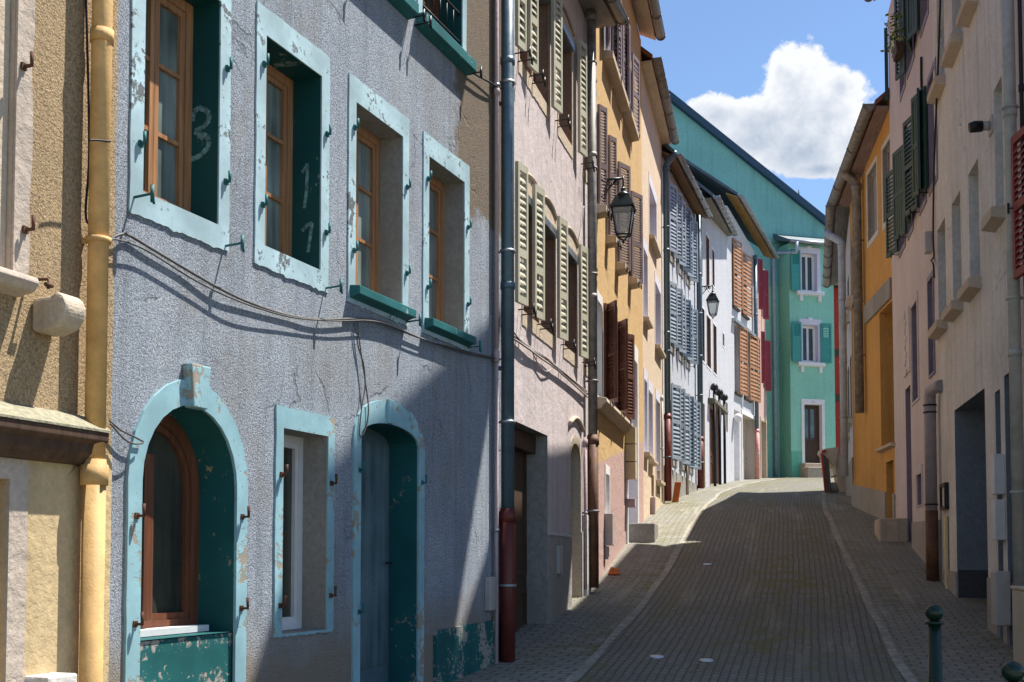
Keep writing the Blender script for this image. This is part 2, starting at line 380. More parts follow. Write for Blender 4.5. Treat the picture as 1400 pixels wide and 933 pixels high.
# ------------------------------------------------------------------ facade
class House:
    def __init__(s, p0, p1, label, base=None):
        s.p0 = p0; dx = p1[0]-p0[0]; dy = p1[1]-p0[1]; s.L = hypot(dx, dy); s.d = (dx/s.L, dy/s.L); s.n = (s.d[1], -s.d[0])
        s.z = H(p0[1]) if base is None else base
        s.a = atan2(s.d[1], s.d[0])
        s.root = thing('town_house', (p0[0], p0[1], s.z), s.a, label, 'house', 'terraced houses along the street')
        s.open = []
    def pix(s, x, y, n=0):
        r = ray(x, y); b = s.p0[0]*s.n[0]+s.p0[1]*s.n[1]+n; t = b/(r[0]*s.n[0]+r[1]*s.n[1])
        return ((t*r[0]-s.p0[0])*s.d[0]+(t*r[1]-s.p0[1])*s.d[1], EYE+t*r[2]-s.z)
    def at_u(s, x, y, u):
        r = ray(x, y); b = s.p0[0]*s.d[0]+s.p0[1]*s.d[1]+u; t = b/(r[0]*s.d[0]+r[1]*s.d[1])
        return ((t*r[0]-s.p0[0])*s.n[0]+(t*r[1]-s.p0[1])*s.n[1], EYE+t*r[2]-s.z)
    def U(s, x, y, n=0): return s.pix(x, y, n)[0]
    def Z(s, x, y, n=0): return s.pix(x, y, n)[1]
    def w(s, u, n, z): return (s.p0[0]+s.d[0]*u+s.n[0]*n, s.p0[1]+s.d[1]*u+s.n[1]*n, s.z+z)
    def ground(s, u, n=0): return H(s.p0[1]+s.d[1]*u+s.n[1]*n)-s.z
    def pr(s, u, n, z): return proj(*s.w(u, n, z))
    def rect(s, x0, x1, top, bot):
        """opening from left x, right x and one survey point each for head and sill"""
        ym = (top[1]+bot[1])/2
        return (s.U(x0, ym), s.U(x1, ym), s.Z(*bot), s.Z(*top))
    def hole(s, r, rise=0., low=False):
        u0, u1, z0, z1 = r
        s.open.append((u0, u1, -9 if low else z0, z1-rise, rise)); return r

def arcz(u, u0, u1, zs, rise):
    t = (u-(u0+u1)/2)/((u1-u0)/2)
    return zs+rise*sqrt(max(0, 1-t*t))

def loop(u0, u1, z0, zs, rise, k=6, m=14):
    L = [(u0, z0+(zs-z0)*i/k) for i in range(k+1)]
    if rise > 0:
        L += [((u0+u1)/2-cos(pi*i/m)*(u1-u0)/2, zs+rise*sin(pi*i/m)) for i in range(1, m)]
    else:
        L += [(u0+(u1-u0)*i/m, zs) for i in range(1, m)]
    return L+[(u1, zs+(z0-zs)*i/k) for i in range(k+1)]

def ring(mb, u0, u1, z0, z1, rise, t, n0, n1, tb=None, jit=0., tt=None):
    """frame around an opening; t side width (negative: inwards), tb bottom width (None: open), tt top width"""
    tt = t if tt is None else tt
    zs = z1-rise; k, m = 8, 14
    A = loop(u0, u1, z0, zs, rise, k, m)
    r2 = rise+(tt if rise > 0 else 0)
    B = loop(u0-t, u1+t, z0-(tb or 0), zs+(0 if rise > 0 else tt), max(r2, 0), k, m)
    if tb is not None:
        q = 36
        A += [(u1+(u0-u1)*i/q, z0) for i in range(1, q)]
        B += [(u1+t+(u0-u1-2*t)*i/q, z0-tb) for i in range(1, q)]
    if tb is not None and jit > .01:
        B = [(a, b+((R.uniform(-1.3, .5)*jit*max(0, sin(i*.9)+sin(i*.37+u0*9)) if i > len(A)-36 else 0))) for i, (a, b) in enumerate(B)]; jit = .004
    if jit: B = [(a+R.uniform(-jit, jit), b+R.uniform(-jit, jit)) for a, b in B]
    N = len(A); cl = N if tb is not None else N-1
    for i in range(cl):
        a, b, c, d = A[i], A[(i+1) % N], B[(i+1) % N], B[i]
        mb.face([(a[0], -n1, a[1]), (b[0], -n1, b[1]), (c[0], -n1, c[1]), (d[0], -n1, d[1])])
        mb.face([(d[0], -n1, d[1]), (c[0], -n1, c[1]), (c[0], -n0, c[1]), (d[0], -n0, d[1])])
        mb.face([(a[0], -n0, a[1]), (b[0], -n0, b[1]), (b[0], -n1, b[1]), (a[0], -n1, a[1])])

def wall(h, mat, top, low=-1.8, u0=0., u1=None, depth=8., slope=0., name='wall'):
    """front with real openings, sides and back; top height (slope per metre of u)"""
    u1 = h.L if u1 is None else u1
    mb = MB(); mb.mat(mat)
    us = sorted({u0, u1, *[round(x, 5) for o in h.open for x in o[:2] if u0 < x < u1]})
    fine = []
    for a, b in zip(us, us[1:]): fine.append((a, b))
    zt = lambda u: top+slope*(u-u0)
    for a, b in fine:
        mid = (a+b)/2
        ops = sorted([(max(o[2], low), o[3]+o[4], o) for o in h.open if o[0] < mid < o[1]])
        z = low
        for z0, z1, o in ops:
            if z0 > z: mb.face([(a, 0, z), (b, 0, z), (b, 0, z0), (a, 0, z0)])
            if o[4] > 0:
                K = 10
                for i in range(K):
                    p, q = a+(b-a)*i/K, a+(b-a)*(i+1)/K
                    mb.face([(p, 0, arcz(p, o[0], o[1], o[3], o[4])), (q, 0, arcz(q, o[0], o[1], o[3], o[4])), (q, 0, z1), (p, 0, z1)])
            z = z1
        mb.face([(a, 0, z), (b, 0, z), (b, 0, zt(b)), (a, 0, zt(a))])
    a, b = u0+.004, u1-.004
    mb.face([(a, 0, low), (a, depth, low), (a, depth, zt(u0)), (a, 0, zt(u0))])
    mb.face([(b, 0, low), (b, depth, low), (b, depth, zt(u1)), (b, 0, zt(u1))])
    mb.face([(u0, depth, low), (u1, depth, low), (u1, depth, zt(u1)), (u0, depth, zt(u0))])
    return mb.build(name, None, h.root)

def reveal_faces(mb, u0, u1, z0, z1, rise, n0, n1, bottom=True):
    A = loop(u0, u1, z0, z1-rise, rise, 4, 14)
    for p, q in zip(A, A[1:]):
        mb.face([(p[0], -n0, p[1]), (q[0], -n0, q[1]), (q[0], -n1, q[1]), (p[0], -n1, p[1])])
    if bottom: mb.face([(u0, -n0, z0), (u1, -n0, z0), (u1, -n1, z0), (u0, -n1, z0)])

def casement(mb, u0, u1, z0, z1, rise, n, fw=.055, bars=2, leaves=2, th=.05):
    """wooden frame and sash bars, front face at n"""
    e = .003
    u0 += e; u1 -= e; z0 += e; z1 -= e
    ring(mb, u0+fw, u1-fw, z0+fw, z1-fw, max(0, rise-fw) if rise else 0, fw, n-th, n, tb=fw)
    a, b, c, d = u0+fw, u1-fw, z0+fw, z1-fw
    w = (b-a)/leaves
    sw = .042
    for i in range(leaves):
        p, q = a+w*i+.002, a+w*(i+1)-.002
        top = d if not rise else d-.02
        rr = 0
        if rise: 
            ring(mb, p+sw, q-sw, c+sw, d-sw-.004, max(0, rise-fw-sw), sw, n-th-.012, n-.012, tb=sw)
        else:
            ring(mb, p+sw, q-sw, c+sw, top-sw, 0, sw, n-th-.012, n-.012, tb=sw)
        for k in range(bars):
            zz = c+(top-c)*(k+1)/(bars+1)
            mb.box(p+sw, q-sw, n-th, n-.016, zz-.014, zz+.014)

def window(h, r, D=.24, rise=0., frame='oak', glassm='glass', reveal='greyreveal', sur=None, sw=.13, st=.17, sb=.13, sp=.02, jit=.008, sill=None, sillp=.10, sillh=.11, sillx=.10,
           bars=2, leaves=2, fw=.055, low=False, open_bottom=False, curtain=False):
    u0, u1, z0, z1 = r
    h.hole(r, rise)
    mb = MB().mat(frame); casement(mb, u0, u1, z0, z1, rise, -D, fw, bars, leaves)
    w = mb.build('window', None, h.root)
    mb = MB().mat(glassm); e = .03 if not rise else .0
    n = -D-.04
    mb.face([(u0-e, -n, z0-e), (u1+e, -n, z0-e), (u1+e, -n, z1+e), (u0-e, -n, z1+e)])
    mb.build('pane', None, w)
    mb = MB().mat(reveal); reveal_faces(mb, u0, u1, z0, z1, rise, 0, -D-.06)
    mb.build('reveal', None, w)
    if sur:
        mb = MB().mat(sur); ring(mb, u0, u1, z0, z1, rise, sw, -.004, sp, tb=(None if open_bottom else sb), jit=jit, tt=st)
        mb.build('surround', None, w)
    if sill:
        mb = MB().mat(sill); mb.prism([(-D+.07, z0+.004), (sillp, z0-.02), (sillp, z0-sillh), (sillp-.03, z0-sillh-.004), (-.01, z0-sillh-.03)], u0-sillx, u1+sillx, 'u')
        mb.build('sill', None, w, bevel=.006)
    return w

def door(h, r, D=.3, rise=0., mat='brownwood', reveal='greyreveal', sur=None, sw=.14, st=.16, sp=.025, panels=True, jit=.004, name='door', glazed=False, wid=1):
    u0, u1, z0, z1 = r
    h.hole(r, rise, low=True)
    mb = MB().mat(mat)
    n = -D
    top = z1
    mb.box(u0-.02, u1+.02, n-.06, n, z0-.6, top+.03)
    k = max(1, wid)
    ww = (u1-u0)/k
    if panels:
        for i in range(k):
            a, b = u0+ww*i+.05, u0+ww*(i+1)-.05
            zz = [z0+.12, z0+(z1-rise-z0)*.36, z0+(z1-rise-z0)*.42, z1-rise-.12]
            for q0, q1 in ((zz[0], zz[1]), (zz[2], zz[3])):
                if b-a > .12:
                    ring(mb, a+.05, b-.05, q0+.05, q1-.05, 0, .05, n-.002, n+.018, tb=.05)
            if i: mb.box(u0+ww*i-.012, u0+ww*i+.012, n-.01, n+.012, z0-.3, z1)
    d = mb.build(name, None, h.root)
    if glazed:
        g = MB().mat('glassdoor'); a, b = u0+.08, u1-.08
        g.box(a, b, n+.004, n+.010, z0+(z1-z0)*.42, z1-rise-.1); g.build('pane', None, d)
    hb = MB().mat('iron'); hu = u1-.07 if not wid > 1 else (u0+u1)/2+.05
    hb.tube([(hu, -(n+.03), z0+1.0), (hu, -(n+.06), z0+1.0), (hu-.10, -(n+.06), z0+1.0)], .011, 6); hb.build('handle', None, d)
    mb = MB().mat(reveal); reveal_faces(mb, u0, u1, z0-.6, z1, rise, 0, -D-.05, False); mb.build('reveal', None, d)
    if sur:
        mb = MB().mat(sur); ring(mb, u0, u1, z0-.6, z1, rise, sw, -.004, sp, tb=None, jit=jit, tt=st); mb.build('surround', None, d)
    return d

def shutter(h, par, u, z0, z1, w, ang, mat='creamshut', n0=.035, th=.035, slats=True, solid=.0, gap=.05, rails=(0.5,)):
    """hinged leaf at u: ang measured from +u towards the street"""
    ca, sa = cos(radians(ang)), sin(radians(ang))
    def T(x, y, z): # x along leaf, y across thickness (outer face +)
        sg = 1 if ca < 0 else -1
        ox, on = sa*sg*-1, ca*sg
        if True:
            nx, nn = -sa, ca
            if nn < 0: nx, nn = -nx, -nn
        return (u+ca*x+nx*y, -(n0+sa*x+nn*y), z)
    mb = MB().mat(mat)
    def bx(x0, x1, y0, y1, a, b, tilt=0.):
        mb.hexa([T(x0, y0, a), T(x1, y0, a), T(x1, y1, a-tilt), T(x0, y1, a-tilt)], [T(x0, y0, b), T(x1, y0, b), T(x1, y1, b-tilt), T(x0, y1, b-tilt)])
    st = min(.06, w*.16)
    bx(0, st, 0, th, z0, z1); bx(w-st, w, 0, th, z0, z1)
    zs = [z0, *[z0+(z1-z0)*q for q in rails], z1]
    for i, zz in enumerate(zs):
        a, b = (zz, zz+.08) if i == 0 else (zz-.08, zz) if i == len(zs)-1 else (zz-.045, zz+.045)
        bx(st, w-st, .001, th-.001, a, b)
    for i in range(len(zs)-1):
        a = zs[i]+(.08 if i == 0 else .045); b = zs[i+1]-(.08 if i == len(zs)-2 else .045)
        if not slats or (solid and i == 0):
            bx(st, w-st, .008, th-.01, a, b)
            if not slats:
                k = max(2, int(w/.12))
                for q in range(1, k): bx(st+(w-2*st)*q/k-.004, st+(w-2*st)*q/k+.004, th-.012, th-.006, a, b)
        else:
            k = max(3, int((b-a)/gap))
            for q in range(k):
                zz = a+(b-a)*(q+.5)/k
                bx(st-.004, w-st+.004, .004, th-.004, zz-.006, zz+.007, gap*.95)
    return mb.build('shutter', None, par)

def leafw(h, u, z, ang, xt, n0=.035, hi=2.5):
    """width of a leaf hinged at u whose free edge is seen at xt"""
    ca, sa = cos(radians(ang)), sin(radians(ang)); lo = .05; best = (1e9, .3)
    for i in range(200):
        w = lo+(hi-lo)*i/199
        x = h.pr(u+ca*w, n0+sa*w, z)[0]
        if abs(x-xt) < best[0]: best = (abs(x-xt), w)
    return best[1]

def roof(h, n_e, z_e, mat='tile', pitch=40, soffit='soffit', sof=None, gut='zincold', back=9., u0=None, u1=None, gr=.075, ext=0.06, thick=.1, slope=0., gutter=True, n0=None):
    """eave tip at n_e, z_e at u=u1 (n0 at u0; falls by slope per m towards u0), ridge halfway back"""
    u0 = -ext if u0 is None else u0; u1 = h.L+ext if u1 is None else u1
    n0 = n_e if n0 is None else n0
    t = tan(radians(pitch)); mid = -back/2+n_e/2
    zr = z_e+(n_e-mid)*t
    def pt(u, n, z):
        f = (u-u0)/(u1-u0)
        return (u, -(n+(n0-n_e)*(1-f)*max(0, min(1, (n+.03)/(n_e+.03)))), z+slope*(u-u1))
    def loft(mb, poly, ua, ub, smooth=False, cap=True):
        pa = [pt(ua, *p) for p in poly]; pb = [pt(ub, *p) for p in poly]
        for i in range(len(poly)):
            j = (i+1) % len(poly); mb.face([pa[i], pa[j], pb[j], pb[i]], smooth)
        return pa, pb
    mb = MB().mat(mat)
    poly = [(n_e, z_e+.02), (mid, zr+.02), (mid*2-n_e, z_e+.02), (mid*2-n_e, z_e+thick+.02), (mid, zr+thick+.04), (n_e, z_e+thick+.02)]
    for q in (loft(mb, poly, u0, u1)):
        mb.face([q[0], q[1], q[4], q[5]]); mb.face([q[1], q[2], q[3], q[4]])
    r = mb.build('roof', None, h.root)
    mb = MB().mat(soffit)
    zi = z_e-.02 if sof == 'flat' else z_e+n_e*t*.55
    for q in loft(mb, [(n_e-.02, z_e-.03), (-.03, zi-.03), (-.03, zi+.01), (n_e-.02, z_e+.01)], u0+.01, u1-.01): mb.face(q)
    mb.build('soffit', None, r)
    if gutter:
        mb = MB().mat(gut)
        g = [(n_e+gr*(1.02-cos(w)), z_e+.05-gr*sin(w)) for w in [pi*i/8 for i in range(9)]]
        g += [(n_e+gr*1.02+gr*.88*cos(w), z_e+.05-gr*.88*sin(w)) for w in [pi*i/8 for i in range(9)]]
        pa, pb = loft(mb, g, u0, u1, True)
        mb.face(pa[:9]); mb.face(pb[:9])
        mb.tube([pt(u0, n_e+2*gr, z_e+.05), pt(u1, n_e+2*gr, z_e+.05)], .013, 6)
        k = int((u1-u0)/.9)
        for i in range(k+1):
            uu = u0+.03+(u1-u0-.06)*i/max(1, k)
            mb.tube([pt(uu, n_e+gr*(1.02-1.1*cos(w)), z_e+.05-gr*1.1*sin(w)) for w in [pi*q/8 for q in range(9)]], .014, 5)
        mb.build('gutter', None, r)
    return r

def pipe(h, xc, y, segs, n=.09, r=.05, brk=1.6, brm='zinc', offset_top=None):
    """downpipe through sight line (xc,y); segs: (ztop, zbot, material, radius) from the top down; or y pixel pairs"""
    u = h.U(xc, y, n)
    par = None
    for i, (zt, zb, m, rr) in enumerate(segs):
        mb = MB().mat(m)
        pts = [(u, -n, zb), (u, -n, zt)]
        if i == 0 and offset_top:
            du, dn, dz = offset_top
            pts += [(u+du*.15, -(n+dn*.15), zt+dz*.2), (u+du*.85, -(n+dn*.85), zt+dz*.8), (u+du, -(n+dn), zt+dz)]
        mb.tube(pts, rr, 14)
        L = zt-zb; k = max(1, int(L/2.0))
        for q in range(k):
            zz = zb+L*(q+1)/(k+.0001)-.05
            mb.tube([(u, -n, zz-.05), (u, -n, zz+.02)], rr+.008, 14)
        mb.tube([(u, -n, zt-.14), (u, -n, zt-.03)], rr+.012, 14)
        o = mb.build('downpipe' if i == 0 else 'cast_iron_foot', None, par or h.root)
        if par is None: par = o
        k = max(1, int(L/brk))
        for q in range(k):
            zz = zb+L*(q+.5)/k; mb = MB().mat(brm)
            mb.tube([(u, -n, zz-.014), (u, -n, zz+.014)], rr+.013, 14); mb.box(u-.012, u+.012, -.01, n, zz-.01, zz+.01)
            mb.build('pipe_clip', None, par)
    return u

def plinth(h, mat, zf, p=.03, u0=0., u1=None, low=-1.8, name='plinth'):
    u1 = h.L if u1 is None else u1
    cuts = sorted([(o[0]-.01, o[1]+.01) for o in h.open if o[2] < zf((o[0]+o[1])/2)-.02])
    a = u0; spans = []
    for c, d in cuts:
        if d <= u0 or c >= u1: continue
        if c > a: spans.append((a, c))
        a = max(a, d)
    if a < u1: spans.append((a, u1))
    for a, b in spans:
        mb = MB().mat(mat)
        k = max(1, int((b-a)/.8))
        for i in range(k):
            p0, p1 = a+(b-a)*i/k, a+(b-a)*(i+1)/k
            mb.hexa([(p0, .01, low), (p1, .01, low), (p1, -p, low), (p0, -p, low)], [(p0, .01, zf(p0)), (p1, .01, zf(p1)), (p1, -p, zf(p1)), (p0, -p, zf(p0))])
        mb.build(name, None, h.root)

def hooks(h, pts, mat='rust', ln=.09):
    """shutter pintles: each its own small part"""
    for u, z in pts:
        mb = MB().mat(mat)
        mb.tube([(u, .01, z), (u, -ln, z), (u, -ln, z+.07)], .011, 6); mb.box(u-.018, u+.018, 0, .028, z-.018, z+.018)
        mb.build('shutter_pintle', None, h.root)

def stay(h, u, z, ln=.15, mat='iron', par=None):
    mb = MB().mat(mat)
    mb.tube([(u, .01, z), (u, -ln, z+.01), (u+.01, -ln-.005, z-.05), (u-.01, -ln, z+.05)], .008, 6); mb.tube([(u, -ln, z-.04), (u, -ln, z+.06)], .013, 6)
    mb.build('shutter_stay', None, par or h.root)

def cable(h, pts, n, r, label, mat='cable', name='cable', group=None, more=()):
    """facade cable from sight points"""
    mb = MB().mat(mat)
    def run(pp, nn, rr):
        L = [Vector((h.U(x, y, nn), -nn-R.uniform(-.01, .01), h.Z(x, y, nn))) for x, y in pp]
        Q = []
        for i in range(len(L)-1):
            a, b, c, d = L[max(i-1, 0)], L[i], L[i+1], L[min(i+2, len(L)-1)]
            for t in [q/5 for q in range(5)]:
                Q.append(.5*((2*b)+(c-a)*t+(2*a-5*b+4*c-d)*t*t+(3*b-a-3*c+d)*t**3))
        Q.append(L[-1]); mb.tube(Q, rr, 6)
    run(pts, n, r)
    for pp, nn, rr in more: run(pp, nn, rr)
    o = mb.build(name); o.location = (h.p0[0], h.p0[1], h.z); o.rotation_euler = (0, 0, h.a)
    o['label'] = label; o['category'] = 'cable'
    if group: o['group'] = group
    return o

def at(h, o): o.location = (h.p0[0], h.p0[1], h.z); o.rotation_euler = (0, 0, h.a); return o
# ================================================================== LEFT ROW
# ---- yellow house (nearest, left)
ye = House((-2.95, 4.7), P(150, 6.75), 'yellow roughcast house with a pale window edge and brown timber ledge', base=.05)
h = ye; h0 = -1.9
zl = h.Z(60, 585)
r = (h.U(-70, 200), h.U(18, 200), h.Z(5, 372), h.Z(5, -60))
w = window(h, r, D=.16, frame='brownreveal', reveal='beigestone', glassm='glassgreen', sur='pinkstone', sw=h.U(40, 200)-h.U(18, 200), st=.16, sb=.05, sp=.015, bars=1, leaves=1)
mb = MB().mat('pinkstone'); mb.prism([(-.05, r[2]), (.13, r[2]-.02), (.14, r[2]-.05), (.11, r[2]-.09), (.02, r[2]-.11), (-.02, r[2]-.11)], r[0]-.1, r[1]+.05, 'u'); mb.build('sill', None, w, bevel=.008)
mb = MB().mat('beigestone'); mb.box(r[0], r[1]-.0, -.15, -.03, r[2]+.01, r[3]); mb.build('shutter', None, w, bevel=.008)
dr = (h.U(-60, 800), h.U(6, 800), h.Z(5, 1000), h.Z(5, 655))
d = door(h, dr, D=.2, mat='beigestone', reveal='yellow_low', panels=False)
mb = MB().mat('pinkstone'); ring(mb, dr[0], dr[1], dr[2]-.5, dr[3], 0, .13, 0, .02, tb=None, jit=.004, tt=.1); mb.build('surround', None, d)
wall(h, 'yellow', 7.2, u0=h0, low=-1.5)
mb = MB().mat('yellow_low'); mb.box(h0, h.L-.01, -.0, .018, -1.5, h.Z(60, 600)); 
low_u = dr[1]+.13
mb = MB().mat('yellow_low'); mb.box(low_u, h.L-.01, .0, .016, -1.5, zl-.1); mb.box(h0, low_u, .0, .016, dr[3]+.10, zl-.1); mb.build('ground_floor_render', None, h.root)
mb = MB().mat('brownwood'); zt = h.Z(60, 572)
mb.prism([(0, zt), (.16, zt-.05), (.16, zt-.10), (.13, zt-.12), (.12, zt-.17), (.08, zt-.22), (.0, zt-.23)], h0, h.U(116, 585), 'u'); c = mb.build('cornice', None, h.root, bevel=.006)
mb = MB().mat('mosstop'); mb.prism([(.0, zt+.05), (.06, zt+.028), (.168, zt-.040), (.168, zt-.052), (.0, zt+.003)], h0, h.U(117, 585), 'u'); mb.build('ledge_top', None, c)
hooks(h, [(h.U(28, 92), h.Z(28, 92)), (h.U(30, 315), h.Z(30, 315))], 'rust', .07)
mb = MB().mat('rust'); uu, zz = h.pix(36, 383); mb.tube([(uu, 0, zz), (uu+.02, -.12, zz), (uu+.02, -.12, zz-.05)], .009, 6); mb.tube([(uu+.0, -.12, zz-.03), (uu+.05, -.12, zz-.03)], .012, 6); mb.build('shutter_stay', None, h.root)
# stone corbel
uu = h.U(66, 435); zz = h.Z(66, 432)
mb = MB().mat('stone')
prof = [(0, -.13), (.10, -.14), (.20, -.11), (.26, -.04), (.27, .03), (.24, .09), (.19, .12), (.15, .09), (.05, .085), (0, .08)]
mb.prism([(a*.8, zz+b*.8) for a, b in prof], uu-.13, uu+.04, 'u'); mb.build('stone_corbel', None, h.root, bevel=.02)
mb = MB().mat('palestone'); mb.box(h.U(30, 920), h.U(72, 920), 0, .16, -.9, h.Z(50, 922)); mb.build('doorstep', None, h.root, bevel=.012)
roof(h, .25, 7.2, u0=h0)
pu = pipe(h, 135, 300, [(6.9, h.Z(133, 632), 'yellowpipe', .056), (h.Z(133, 632), -1., 'yellowpipe', .062)], n=.10, brk=2.2, brm='yellowpipe')
cable(h, [(119, -10), (121, 200), (119, 290), (124, 308), (138, 306), (150, 307)], .03, .007, 'black cable looped behind the ochre painted downpipe', 'iron', more=[([(150, 194), (135, 192), (122, 192)], .17, .006)])
# ---- blue house
bl = House(P(150, 6.75), P(697, 12.6), 'rough blue grey house with peeling turquoise window surrounds', base=.3)
h = bl
Zt, Zb = h.Z(420, 95), h.Z(400, 353)
Zb = 3.80-h.z; Zt = 5.27-h.z
rows = [(194, 297.7), (361, 437.7), (485.2, 549.5), (585.4, 634)]
ws = []
for i, (a, b) in enumerate(rows):
    r = (h.U(a, 220), h.U(b, 220), Zb, Zt)
    w = window(h, r, D=(.20, .235, .205, .20)[i], frame='oak', glassm='glassgreen', reveal='teal_paint' if i < 2 else 'greyreveal', sur='paleblue', sw=.118, st=.19, sb=.15, sp=.012, jit=.011,
               sill='teal_sill' if i > 1 else None, sillp=.10, sillh=.09, sillx=.09, bars=2, leaves=2 if i != 3 else 1, fw=.07)
    ws.append(w)
    u0, u1 = r[:2]
    hooks(h, [(u0-.035, Zb+.27), (u0-.035, Zt-.22), (u1+.07, Zb+.30), (u1+.07, Zt-.42)], 'teal_sill', .045)
    for uu, zz in ((u0-.08, Zb-.06), (u1+.08, Zb-.12))[0 if i == 0 else 1:]: stay(h, uu, zz, .14, 'teal_sill')
    if i < 2:
        mb = MB().mat('palestone'); mb.box(u0+.01, u1-.01, -.24, -.20, Zb+.004, Zb+.022); mb.build('water_bar', None, w)
# graffiti strokes on the painted reveals
def stroke(h, w, pts, u1, rr=.018):
    mb = MB().mat('graffiti')
    P2 = []
    for x, y in pts:
        n, z = h.at_u(x, y, u1-.003); P2.append((n, z))
    for (a, b), (c, d) in zip(P2, P2[1:]):
        dx, dz = c-a, d-b; l = hypot(dx, dz) or 1; px, pz = -dz/l*rr, dx/l*rr
        mb.face([(u1-.003, -(a+px), b+pz), (u1-.003, -(c+px), d+pz), (u1-.003, -(c-px), d-pz), (u1-.003, -(a-px), b-pz)])
    mb.build('paint_mark', None, w)
U1 = h.U(297.7, 220)
e8 = [(263, 166), (265, 153), (272, 148), (280, 150), (286, 156), (286, 164), (280, 172), (271, 178), (266, 180), (274, 184), (283, 186), (286, 193), (284, 202), (276, 211), (268, 216), (261, 218)]
stroke(h, ws[0], e8, U1)
U2 = h.U(437.7, 220)
stroke(h, ws[1], [(413, 236), (419, 228), (420, 224), (420, 240), (419, 262), (416, 285)], U2, .014)
stroke(h, ws[1], [(413, 316), (420, 308), (427, 305), (425, 318), (421, 345)], U2, .014)
# upper floor
for a, b, k in ((494, 549, 0), (576, 631, 1)):
    r = (h.U(a, 30), h.U(b, 30), 6.48-h.z, 7.75-h.z)
    w = window(h, r, D=.24, frame='darkoak', glassm='glass', reveal='teal_paint', sur='paleblue', sw=.10, st=.15, sb=.02, sp=.012, sill='teal_sill', sillp=.11, sillh=.12, sillx=.12)
    if k:
        mb = MB().mat('iron')
        for zz in (.14, .42): mb.tube([(r[0]-.0, .02, r[2]+zz), (r[1], .02, r[2]+zz)], .012, 6)
        for q in range(1, 6): mb.tube([(r[0]+(r[1]-r[0])*q/6, .02, r[2]+.14), (r[0]+(r[1]-r[0])*q/6, .02, r[2]+.42)], .006, 6)
        mb.build('railing', None, w)
    for uu in (r[0]-.13, r[1]+.13): stay(h, uu, r[2]-.13, .15, 'iron')
# arched window
r = (h.U(190.5, 700), h.U(320.5, 700), 1.18-h.z, 2.60-h.z)
rise = (r[1]-r[0])/2*1.02
w = window(h, r, D=.27, rise=rise, frame='darkoak', glassm='glass', reveal='teal_worn', sur='paleblueold', sw=.125, st=.16, sp=.02, jit=.004, bars=0, leaves=1, open_bottom=True, fw=.085)
u0, u1 = r[:2]; uc = (u0+u1)/2
mb = MB().mat('darkoak'); mb.box(h.U(195, 750, -.22), h.U(208, 750, -.22), -.26, -.21, r[2]+.09, r[3]-.30); mb.build('sash_stile', None, w, bevel=.006)
mb = MB().mat('plastic'); mb.box(u0+.004, u1-.05, -.26, -.15, r[2]+.005, r[2]+.045); mb.build('window_board', None, w)
mb = MB().mat('teal_base'); mb.box(u0-.02, u1+.02, -.2, -.012, r[2]-.40, r[2]-.008); mb.build('sill_panel', None, w)
mb = MB().mat('paleblueold'); mb.box(u0-.125, u0+.0, 0, .02, r[2]-.55, r[2]-.0); mb.build('surround_base', None, w); mb = MB().mat('paleblueold'); mb.box(u1+.0, u1+.125, 0, .02, r[2]-.55, r[2]-.0); mb.build('surround_base', None, w)
h.open[-1] = (u0, u1, r[2]-.42, r[3]-rise, rise)
mb = MB().mat('paleblueold'); kz = r[3]-.02
mb.hexa([(uc-.07, 0, kz), (uc+.07, 0, kz), (uc+.07, -.075, kz), (uc-.07, -.075, kz)], [(uc-.10, 0, kz+.27), (uc+.10, 0, kz+.27), (uc+.10, -.075, kz+.27), (uc-.10, -.075, kz+.27)]); mb.build('keystone', None, w, bevel=.008)
hooks(h, [(u0-.05, r[2]+.72), (u0-.05, r[2]+.10), (u1+.06, r[2]+.75), (u1+.06, r[2]+.15)], 'rust', .07)
# square lower window
r = (h.U(384.5, 720), h.U(446, 720), 1.13-h.z, 2.57-h.z)
w = window(h, r, D=.20, frame='plastic', glassm='glass', reveal='greyreveal', sur='paleblueold', sw=.095, st=.15, sb=.02, sp=.014, jit=.006, bars=0, leaves=1, fw=.05)
mb = MB().mat('curtain'); mb.box(r[0]+.1, r[0]+.2, -.238, -.232, r[2]+.1, r[3]-.1); mb.build('curtain', None, w)
hooks(h, [(r[0]-.03, Zb-1.56), (r[0]-.03, r[2]+.2), (r[1]+.04, r[3]-.35), (r[1]+.04, r[2]+.25)], 'rust', .06)
# door
r = (h.U(490.7, 720), h.U(570, 720), .62-h.z, 2.77-h.z)
d = door(h, r, D=.27, rise=.14, mat='zincblue', reveal='teal_worn', sur='paleblueold', sw=.115, st=.20, sp=.018, panels=False, jit=.005, glazed=False)
mb = MB().mat('glassdoor'); mb.box(r[0]+.05, r[0]+.36, -.268, -.262, r[2]+.12, r[3]-.10); mb.box(r[0]+.42, r[1]-.03, -.268, -.262, r[2]+.12, r[3]-.12); mb.build('pane', None, d)
mb = MB().mat('steel'); mb.box(r[0]+.36, r[0]+.42, -.27, -.235, r[2]-.3, r[3]-.03); mb.build('frame', None, d, bevel=.005)
mb = MB().mat('paleblueold'); mb.hexa([(r[0]+.44, 0, r[3]+.0), (r[0]+.52, 0, r[3]), (r[0]+.52, -.045, r[3]), (r[0]+.44, -.045, r[3])], [(r[0]+.43, 0, r[3]+.2), (r[0]+.53, 0, r[3]+.2), (r[0]+.53, -.045, r[3]+.2), (r[0]+.43, -.045, r[3]+.2)]); mb.build('keystone', None, d, bevel=.006)
hooks(h, [(r[0]-.03, r[2]+.62), (r[0]-.03, r[3]-.42), (r[1]+.06, r[3]-.45)], 'teal_sill', .06)
wall(h, 'blue', 9.3, low=-1.2)
zz = h.Z(640, 853)
plinth(h, 'teal_base', lambda u: zz+.04*(u-5.1)+.03*sin(u*5), .035, u0=h.U(592, 870), u1=h.U(676, 840))
